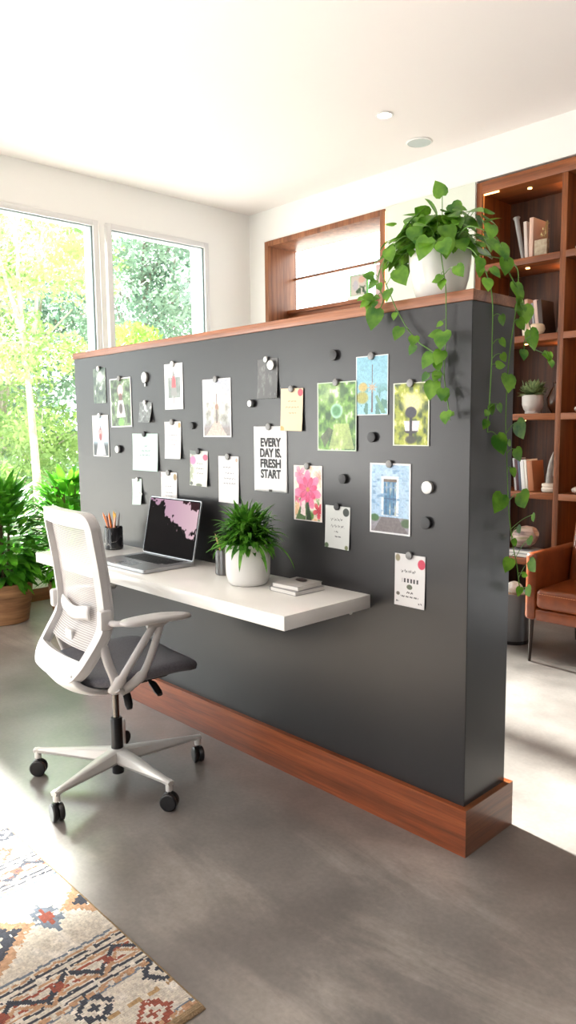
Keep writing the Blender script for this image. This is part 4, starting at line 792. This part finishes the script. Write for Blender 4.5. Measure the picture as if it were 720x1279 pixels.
lb_(SX0 + .045, SY + SD - .012, .07, .60, SY + SD, TOPI).build('back_panel', M_back, bs, smooth=False)
for x in DX[:-1]: lb_(x, SY + .002, .07, x + .038, SY + SD - .012, TOPI).build('divider', M_shelfz, bs, bevel=.001)
xs_ = [SX0 + .045] + [x for x in DX]
for i in range(4):
    x0 = xs_[i] + (.038 if i else 0); x1 = xs_[i + 1]
    for z_ in ZS: lb_(x0, SY, z_ - ts / 2, x1, SY + SD - .012, z_ + ts / 2).build('shelf', M_shelfx, bs, bevel=.001)
    if i < 2:
        for k, z_ in enumerate([ZS[1], ZS[2], ZS[3], ZS[4], TOPI + .021]):
            d_ = MB(); zz = z_ - ts / 2 - .006
            d_.lathe([(.014, 0), (.014, .006)], 16, c=(x0 - SX0 + (x1 - x0) * .5, .12, zz)); d_.build('puck_light', M_led, bs)
            lamp('shelf_lamp', 'POINT', .9, (1, .66, .36), (x1 - .07, YB + .25, zz - .05), shadow_soft_size=.02)  # added lamp right of the puck, brightens that side of the back panel
lb_(SX0 + .05, SY + .012, TOPI - .008, SX0 + .16, SY + .022, TOPI).build('light_strip', M_led, bs)
lb_(SX0 + .046, SY + .012, TOPI - .5, SX0 + .052, SY + .020, TOPI - .01).build('light_strip', mat('dim_led', s8(255, 170, 90), .5), bs)

YI = YB + .062
sh = lambda k: ZS[k] + ts / 2 + .0005
def book(x, z, w_, h_, d_, cov, label, lean=0, y=None, group=None):
    t = thing('book', label, 'book', (x, YI if y is None else y, z), 0, group); t.rotation_euler.y = math.radians(lean)
    mcv = mat('cover_%d_%d_%d' % tuple(int(c * 255) for c in cov), cov, .5)
    cv = MB(); cv.box(0, 0, 0, .002, d_, h_); cv.box(w_ - .002, 0, 0, w_, d_, h_); cv.box(.002, 0, 0, w_ - .002, .003, h_); cv.build('cover', mcv, t, bevel=.0007)
    B(.0022, .0032, .003, w_ - .0022, d_ - .003, h_ - .003).build('pages', mat('page_paper', s8(236, 233, 228), .7), t); return t
# top cubby
x0, _ = bk(-1.215, 0)
book(-1.393, sh(4), .022, .245, .17, s8(212, 196, 188), 'pale book standing against the beige book in the top cubby', -4)
book(-1.366, sh(4), .028, .262, .20, s8(214, 178, 160), 'beige-pink book in the top cubby behind the dried sprig', 0)
rod = MB().tube([(0, 0, .004), (-.055, 0, .27), (-.057, 0, .285), (-.058, 0, .29)], [.012, .016, .024, .020], 16); tag(rod.build('ceramic_rod_vase', mat('grey_glaze', s8(150, 146, 144), .4), loc=(-1.414, YI + .02, sh(4))), 'slim grey rod-shaped vase leaning left in the top cubby', 'vase')
sp = thing('dried_sprig', 'dried pale flower sprig in a frosted block in the top cubby', 'ornament', (-1.29, YI - .01, sh(4)))
B(-.035, 0, 0, .055, .035, .11).build('block', noisy('frosted_stone', s8(160, 140, 118), s8(190, 176, 150), 40, .6), sp, bevel=.006)
fb = MB(); rg = random.Random(8)
for i in range(90):
    t_ = rg.random(); c = Vector((.015 + .03 * t_ + rg.uniform(-.03, .03) * (1 - t_), .012 + rg.uniform(-.008, .01), .09 + .12 * t_)); blade(fb, c, (rg.uniform(-1, 1), rg.uniform(-.4, .4), rg.uniform(.1, 1)), (0, 0, 1), rg.uniform(.012, .026), .007, .2, 2)
fb.build('sprig', mat('dried_straw', s8(196, 180, 130), .8), sp)
# second cubby
cb = [(s8(232, 222, 200), -1.395, .03, .215), (s8(190, 150, 130), -1.36, .022, .245), (s8(84, 60, 56), -1.336, .018, .21), (s8(150, 150, 158), -1.316, .014, .215), (s8(206, 176, 166), -1.298, .024, .232), (s8(58, 40, 34), -1.272, .03, .228)]
lbs = ['cream book, leftmost of the leaning row in the second cubby', 'tall tan book in the second cubby', 'dark thin book in the second cubby', 'grey thin book in the second cubby', 'pinkish-white book in the second cubby behind the round bowl', 'dark brown book at the right of the row in the second cubby']
for (c_, x, w_, h_), lb in zip(cb, lbs): book(x, sh(3), w_, h_, .17, c_, lb, -7, group='books in the second cubby')
book(-1.20, sh(3), .016, .20, .15, s8(150, 140, 120), 'grey-tan book leaning right against the divider in the second cubby', 14, y=YI + .08).location.z += .005
bw = MB().lathe([(.028, 0), (.045, .012), (.052, .032), (.046, .056), (.034, .066), (.030, .062), (0, .05)], 28); tag(bw.build('round_bowl', mat('cream_glaze', s8(232, 208, 178), .35), loc=(-1.262, YB + .004, sh(3))), 'round cream bowl in front of the leaning books in the second cubby', 'bowl')
# third cubby: succulent and smoked vase
su = thing('potted_succulent', 'small grey-green succulent in a footed white pot in the third cubby', 'potted plant', (-1.345, YI + .07, sh(2)))
MB().lathe([(.050, 0), (.052, .004), (.050, .018), (.060, .03), (.070, .06), (.072, .11), (.070, .125), (.066, .125), (.064, .11), (0, .11)], 36).build('pot', mat('speckled_white_glaze', s8(206, 200, 196), .5), su)
fb = MB(); rg = random.Random(9)
for i in range(170):
    a = rg.uniform(0, 6.28); el = rg.uniform(.05, 1.4); r0 = rg.uniform(0, .06); blade(fb, (math.cos(a) * r0, math.sin(a) * r0, .115 + .05 * math.sin(el)), (math.cos(a) * math.cos(el), math.sin(a) * math.cos(el), math.sin(el)), (0, 0, 1), rg.uniform(.045, .075), .018, .1, 3, .4)
fb.build('foliage', M_leaf_succ, su, angle=80)
gv = MB().lathe([(.03, 0), (.034, .004), (.062, .05), (.066, .10), (.045, .15), (.024, .18), (.024, .20), (.03, .206), (.026, .206), (.02, .2), (0, .19)], 28)
tag(gv.build('smoked_glass_vase', mat('smoked_brown', s8(70, 40, 24), .15), loc=(-1.205, YI + .13, sh(2))), 'dark brown bellied vase in the shade of the third cubby', 'vase')
# fourth cubby
cb = [(s8(196, 196, 200), -1.425, .012, .222), (s8(84, 44, 52), -1.41, .018, .215), (s8(90, 100, 120), -1.39, .014, .21), (s8(228, 228, 228), -1.372, .026, .212), (s8(236, 230, 222), -1.342, .016, .215), (s8(176, 112, 76), -1.322, .038, .205)]
lbs = ['thin silver book, leftmost in the fourth cubby', 'wine-red book in the fourth cubby', 'blue-grey book in the fourth cubby', 'thick white book in the fourth cubby', 'narrow ivory book in the fourth cubby', 'orange-tan book with dark cover pattern in the fourth cubby']
for (c_, x, w_, h_), lb in zip(cb, lbs): book(x, sh(1), w_, h_, .16, c_, lb, -6, group='books in the fourth cubby')
pd = MB().lathe([(.052, 0), (.060, .008), (.062, .024), (.054, .032), (.060, .040), (.060, .054), (.050, .058), (0, .058)], 32); tag(pd.build('round_pedestal', mat('plaster_white', s8(226, 214, 200), .7), loc=(-1.185, YI + .045, sh(1))), 'round white two-tier dish under the grey sculpture in the fourth cubby', 'dish')
fg = MB().tube(smooth_pts([(-.012, 0, 0), (-.008, 0, .06), (-.002, 0, .12), (.006, 0, .175), (.012, 0, .21)], 4), [.030] * 4 + [.030, .028, .027, .026, .024, .022, .020, .017, .014] + [.011, .008, .006, .003], 14, .75)
fg.tube(smooth_pts([(.018, 0, .05), (.03, -.008, .10), (.034, -.01, .14), (.022, -.012, .165)], 4), [.012] * 6 + [.010] * 4 + [.008, .007, .005], 10)
tag(fg.build('abstract_sculpture', noisy('grey_stone', s8(150, 146, 142), s8(176, 172, 168), 30, .6), loc=(-1.185, YI + .045, sh(1) + .0585)), 'slender grey folded stone sculpture in the fourth cubby', 'sculpture')
# fifth cubby
bkz = sh(0)
for k, (c_, lb) in enumerate(((s8(196, 192, 190), 'lower pale book lying flat in the fifth cubby'), (s8(150, 150, 156), 'upper grey book lying flat in the fifth cubby'))):
    t = thing('book', lb, 'book', (-1.46 + .008 * k, YI - .02, bkz + k * .0235), 0, 'books lying under the banded vase'); cv = MB(); cv.box(0, 0, 0, .19, .16, .003); cv.box(0, 0, .02, .19, .16, .023); cv.box(0, 0, .003, .003, .16, .02); cv.build('cover', mat('flat_cover_%d' % k, c_, .5), t); B(.003, .002, .003, .187, .158, .02).build('pages', mat('page_paper', (.8, .8, .8)), t)
jm = mat('banded_glaze', s8(190, 160, 150), .4); N, L, b = nodes(jm); v = coords(N, L, (6, 6, 34)); n_ = noise(N, L, v, 1, 3); L.new(ramp(N, L, n_, [(.35, s8(120, 96, 92)), (.5, s8(206, 180, 168)), (.65, s8(160, 150, 120))]), b.inputs['Base Color'])
jr = MB().lathe([(.02, -.095), (.05, -.085), (.072, -.045), (.078, 0), (.070, .04), (.045, .08), (.034, .092), (.030, .088), (0, .085)], 32, m=Matrix.Rotation(math.radians(62), 3, 'Y')); tag(jr.build('banded_vase', jm, loc=(-1.372, YI + .06, bkz + .047 + .0815)), 'pinkish banded round vase lying on its side on two books in the fifth cubby', 'vase')
def pebble(name, x, y, z, a, b_, c_, m, lb, cat='stone', seed=0, group=None):
    r = random.Random(seed); z += c_ * .09; o = MB(); o.lathe([(math.sin(t * PI / 12) * 1, -math.cos(t * PI / 12)) for t in range(0, 13)], 24); o.v = [(p[0] * a * (1 + .06 * math.sin(p[1] * 3 + seed)), p[1] * b_, p[2] * c_ * (1 + .08 * math.sin(p[0] * 4 + seed))) for p in o.v]; return tag(o.build(name, m, loc=(x, y, z)), lb, cat, group)
M_st = noisy('pale_stone', s8(170, 152, 146), s8(204, 190, 184), 20, .7)
pebble('flat_stone', -1.235, YI + .06, bkz + .026, .055, .045, .026, M_st, 'flat pinkish stone right of the banded vase', seed=1)
pebble('flat_stone', -1.15, YI - .0, bkz + .019, .034, .035, .016, M_st, 'small low grey stone near the divider in the fifth cubby', seed=2)
pebble('flat_stone', -1.225, YI - .028, bkz + .013, .03, .024, .013, M_st, 'smallest pale stone in front of the flat pinkish one', seed=3)
# second column bits at the right image edge
M_wst = noisy('white_stone', s8(220, 208, 200), s8(236, 228, 222), 20, .6)
pebble('white_stone', -.995, YI + .02, sh(4) + .019, .060, .05, .019, M_wst, 'lower white flat stone in the top right cubby', seed=4); pebble('white_stone', -.985, YI + .02, sh(4) + .038 + .0155, .045, .04, .016, M_wst, 'upper white flat stone balanced on the lower one in the top right cubby', seed=5)
pebble('white_stone', -.995, YI + .02, sh(2) + .022, .035, .035, .022, M_wst, 'rounded tan-white stone in the third cubby of the right column', seed=6)
pebble('white_stone', -.995, YI + .02, sh(1) + .022, .035, .035, .022, M_wst, 'rounded white stone in the fourth cubby of the right column', seed=7)

# items on the ledge of the framed opening
LZ = 2.3355
tb = MB().box(0, 0, 0, .24, .012, .26); tag(tb.build('pink_panel', mat('pink_acrylic', s8(222, 196, 198), .3), loc=(-2.84, OD - .06, LZ), bevel=.004), 'pale pink upright panel leaning at the right of the framed opening', 'panel')
fl = B(0, 0, 0, .24, .09, .03).build('white_book', mat('page_paper', (.8, .8, .8)), loc=(-3.10, OD - .115, LZ), bevel=.002); tag(fl, 'white book lying flat on the ledge of the framed opening', 'book')
gp = thing('framed_leaf_print', 'small leaf print in a green-edged clear frame on the ledge of the opening', 'picture', (-3.085, OD - .095, LZ + .0305))
nu, nv = 40, 30; YY, XX = np.mgrid[0:nv, 0:nu]; XX = (XX + .5) / nu; YY = 1 - (YY + .5) / nv; NU, NV = nu, nv
im = base((224, 214, 204)); im = blend(im, (fnoise(nv, nu, 5, 61) - .5) * 5 * (YY < .55), C8(60, 90, 56)); im = blend(im, ell(.3, .5, .2, .3), C8(206, 200, 210)); im = blend(im, ell(.7, .75, .25, .2), C8(236, 190, 170))
pc = card('print', 0, .17, 0, .16, im, 'x', 'x', 0); del pc['label'], pc['category']; pc.parent = gp; pc.location = (.095, -.002, .165)
fm = MB(); fm.box(0, -.004, 0, .01, .012, .17); fm.box(.18, -.004, 0, .19, .012, .17); fm.box(.01, -.004, 0, .18, .012, .005); fm.box(.01, -.004, .165, .18, .012, .17); fm.build('frame', mat('green_edge', s8(110, 190, 90), .3), gp)

# ================================================================== ARMCHAIR
ac = thing('leather_armchair', 'tan leather armchair with stitched seat cushion on slim dark legs', 'armchair', (-.415, 1.80, 0))
def rb(x0, y0, z0, x1, y1, z1, r=.02, s=3): return B(x0, y0, z0, x1, y1, z1), r, s
for sg in (-1, 1):
    x0, x1 = (-.375, -.315) if sg < 0 else (.315, .375)
    B(x0, 0, .235, x1, .62, .60).build('arm', M_leather, ac, bevel=.022, seg=3)
B(-.318, .008, .235, .318, .60, .30).build('seat_frame', M_leather, ac, bevel=.012, seg=3)
cu = MB()
def cush(u, v_): return None
B(-.312, -.005, .302, .312, .50, .412).build('seat_cushion', M_leather, ac, bevel=.030, seg=4)
stt = MB(); 
for k in range(44): x = -.285 + k * .0133; stt.box(x, -.0068, .385, x + .008, -.004, .3875)
stt.build('stitching', mat('pale_thread', s8(214, 150, 110), .7), ac, smooth=False)
bkm = MB().grid(lambda u, v_: Vector(((u - .5) * .62, .40 + .12 * v_ + .02 * math.cos((u - .5) * PI), .36 + .58 * v_)), 8, 8); bo = bkm.build('backrest', M_leather, ac, solid=.12); md = bo.modifiers.new('bev', 'BEVEL'); md.width = .035; md.segments = 4; md.limit_method = 'ANGLE'
for sx in (-.345, .345):
    for sy, dy in ((.035, -.012), (.56, .03)): MB().tube([(sx, sy, .24), (sx * 1.005, sy + dy, .0)], [.0125, .008], 12).build('leg', mat('dark_bronze_metal', s8(58, 48, 44), .35, .6), ac)
# bin beside bookcase
bn = thing('grey_bin', 'dark grey cylindrical bin beside the armchair', 'bin', (-1.02, 2.10, 0))
MB().lathe([(.085, 0), (.09, .004), (.092, .295), (.088, .30), (.085, .29), (.083, .01), (0, .01)], 32).build('bin_body', mat('brushed_grey', s8(104, 106, 108), .35, .5), bn)
MB().lathe([(.091, 0), (.0935, .0), (.0935, .02), (.091, .02)], 32).build('base_band', M_black, bn)
cp = pebble('crumpled_paper', -1.0, 2.07, .330, .05, .05, .034, noisy('crumpled_paper', s8(190, 180, 170), s8(232, 228, 222), 30, .8, .6), 'crumpled pale paper on top of the grey bin', 'paper', 8)
cp2 = MB().lathe([(.0835, .285), (.0835, .29), (0, .29)], 24).build('bin_liner', noisy('liner', s8(150, 120, 100), s8(190, 170, 150), 25, .8), bn)

# ================================================================== CEILING FITTINGS
dl = thing('recessed_downlight', 'small lit recessed downlight in the ceiling', 'ceiling light', (-1.88, 1.94, ZC))
MB().lathe([(.052, 0), (.055, -.004), (.045, -.008), (.042, -.004)], 32).build('trim_ring', M_white, dl)
MB().lathe([(.041, -.003), (.041, -.006), (0, -.006)], 24).build('lens', M_ledw, dl)
spk = thing('ceiling_speaker', 'round pale grey ceiling speaker grille near the back wall', 'speaker', (-2.0, 2.46, ZC))
MB().lathe([(.086, 0), (.090, -.004), (.080, -.010), (.078, -.006)], 40).build('rim', M_white, spk)
MB().lathe([(.079, -.003), (.079, -.008), (0, -.009)], 40).build('grille', mat('speaker_mesh', s8(196, 204, 202), .6), spk)

# ================================================================== TREES OUTSIDE
M_bark = noisy('grey_bark', s8(150, 138, 124), s8(190, 178, 162), 8, .9, .3)
M_bark2 = noisy('dark_bark', s8(90, 80, 74), s8(120, 108, 98), 8, .9, .3)
LT = leafmat('sunlit_leaves', s8(112, 146, 84), s8(180, 204, 124), 1.4, .5)
LT2 = leafmat('cool_leaves', s8(74, 104, 88), s8(150, 176, 150), 1.0, .5)
LT3 = leafmat('lime_leaves', s8(124, 170, 64), s8(180, 212, 104), 2.0, .5)
def cloud(mb, r, c, R_, n_, ls, flat=.75):
    c = Vector(c)
    for i in range(n_):
        v_ = Vector((r.gauss(0, 1), r.gauss(0, 1), r.gauss(0, 1))).normalized() * R_ * (r.random() ** .4); v_.z *= flat; p = c + v_
        a = Vector((r.uniform(-1, 1), r.uniform(-1, 1), r.uniform(-1, 1))).normalized(); b_ = a.orthogonal().normalized(); s_ = ls * r.uniform(.6, 1.3)
        mb.add([p - a * s_, p + b_ * s_ * .45, p + a * s_, p - b_ * s_ * .45], [(0, 1, 2, 3)])
def tree(x, y, h_, lean, label, lm, bm_, seed, trunk_r=.07, cl=26, per=150, R_=.55, ls=.06, spread=1.5, zmin=.3, limbs=None, group='trees outside the window'):
    t = thing('tree', label, 'tree', (x, y, -.4), 0, group); r = random.Random(seed); tr_ = MB(); H_ = h_ + .4
    if limbs is None: limbs = [[(0, 0, 0), (lean * .3, lean * .2, H_ * .4), (lean * .6, lean * .5, H_ * .75), (lean * .8, lean, H_)]] + [[(lean * .4, lean * .3, H_ * z0), (math.cos(a) * spread * .5, math.sin(a) * spread * .5, H_ * (z0 + .14)), (math.cos(a) * spread * .9, math.sin(a) * spread * .9, H_ * (z0 + .25))] for z0, a in [(r.uniform(.3, .7), r.uniform(0, 6.28)) for _ in range(6)]]
    for i, l_ in enumerate(limbs):
        P = smooth_pts(l_, 5); r0 = trunk_r if i == 0 else trunk_r * .55; tr_.tube(P, [r0 * (1 - .75 * k / len(P)) for k in range(len(P))], 8)
    tr_.build('trunk', bm_, t); fb = MB()
    for i in range(cl):
        l_ = limbs[i % len(limbs)]; q = Vector(l_[-1]).lerp(Vector(l_[max(0, len(l_) - 2)]), r.random()); a = r.uniform(0, 6.28); rr = spread * math.sqrt(r.random())
        cloud(fb, r, (q.x * .5 + math.cos(a) * rr, q.y * .5 + math.sin(a) * rr, H_ * (zmin + (1.02 - zmin) * r.random())), R_ * r.uniform(.6, 1.2), int(per * 1.25), ls * 1.05)
    fb.build('foliage', lm, t, smooth=False); return t
tl = [[(0, 0, 0), (0, -.02, 1.07), (-.0, -.06, 2.1), (0, -.10, 2.76), (0, -.12, 3.1)], [(0, -.12, 3.08), (0, -.14, 3.75), (0, -.13, 4.3), (0, -.2, 5.2)], [(0, -.12, 3.05), (.02, -.26, 3.5), (.05, -.4, 3.95), (.05, -.5, 4.5)], [(0, -.05, 2.6), (0, .08, 3.2), (0, .16, 4.0), (0, .3, 4.7)]]
tree(-9, 2.9, 4.6, 0, 'pale-barked forked tree nearest the left window pane', LT, M_bark, 21, .075, 30, 120, .45, .045, 1.15, .5, tl)
tree(-13.5, 4.2, 6.0, .3, 'tall tree with thin yellow-green leaves behind the forked tree', LT, M_bark, 22, .08, 46, 150, .7, .065, 1.8, .12)
tree(-12.5, 6.9, 6.6, .3, 'cool green tree filling the top of the right window pane', LT2, M_bark2, 23, .11, 60, 170, .65, .06, 1.9, .42)
tree(-8.2, 4.15, 2.7, .1, 'bright lime bushy tree low in the right window pane', LT3, M_bark, 24, .04, 34, 170, .35, .04, .62, .25)
tree(-15.5, 9.6, 6.2, .3, 'far dark-trunked tree at the right edge of the window view', LT2, M_bark2, 25, .12, 50, 150, .8, .08, 2.2, .1)
tree(-16, 6.2, 5.5, .2, 'distant pale green tree behind the lime bush', LT2, M_bark, 26, .09, 50, 150, .8, .08, 2.1, .05)
tree(-10.5, 3.6, 1.6, .1, 'low shrub at the foot of the trees behind the floor plants', LT, M_bark, 27, .03, 30, 140, .45, .05, 1.0, .1)
tree(-18, 3.5, 5.0, .2, 'hazy tree far behind the tall thin-leaved tree', LT2, M_bark, 28, .09, 50, 140, .9, .09, 2.4, .05)
tree(-13.5, 2.6, 4.4, .2, 'leafy tree at the far left of the window view', LT2, M_bark, 29, .07, 40, 140, .6, .06, 1.3, .12)
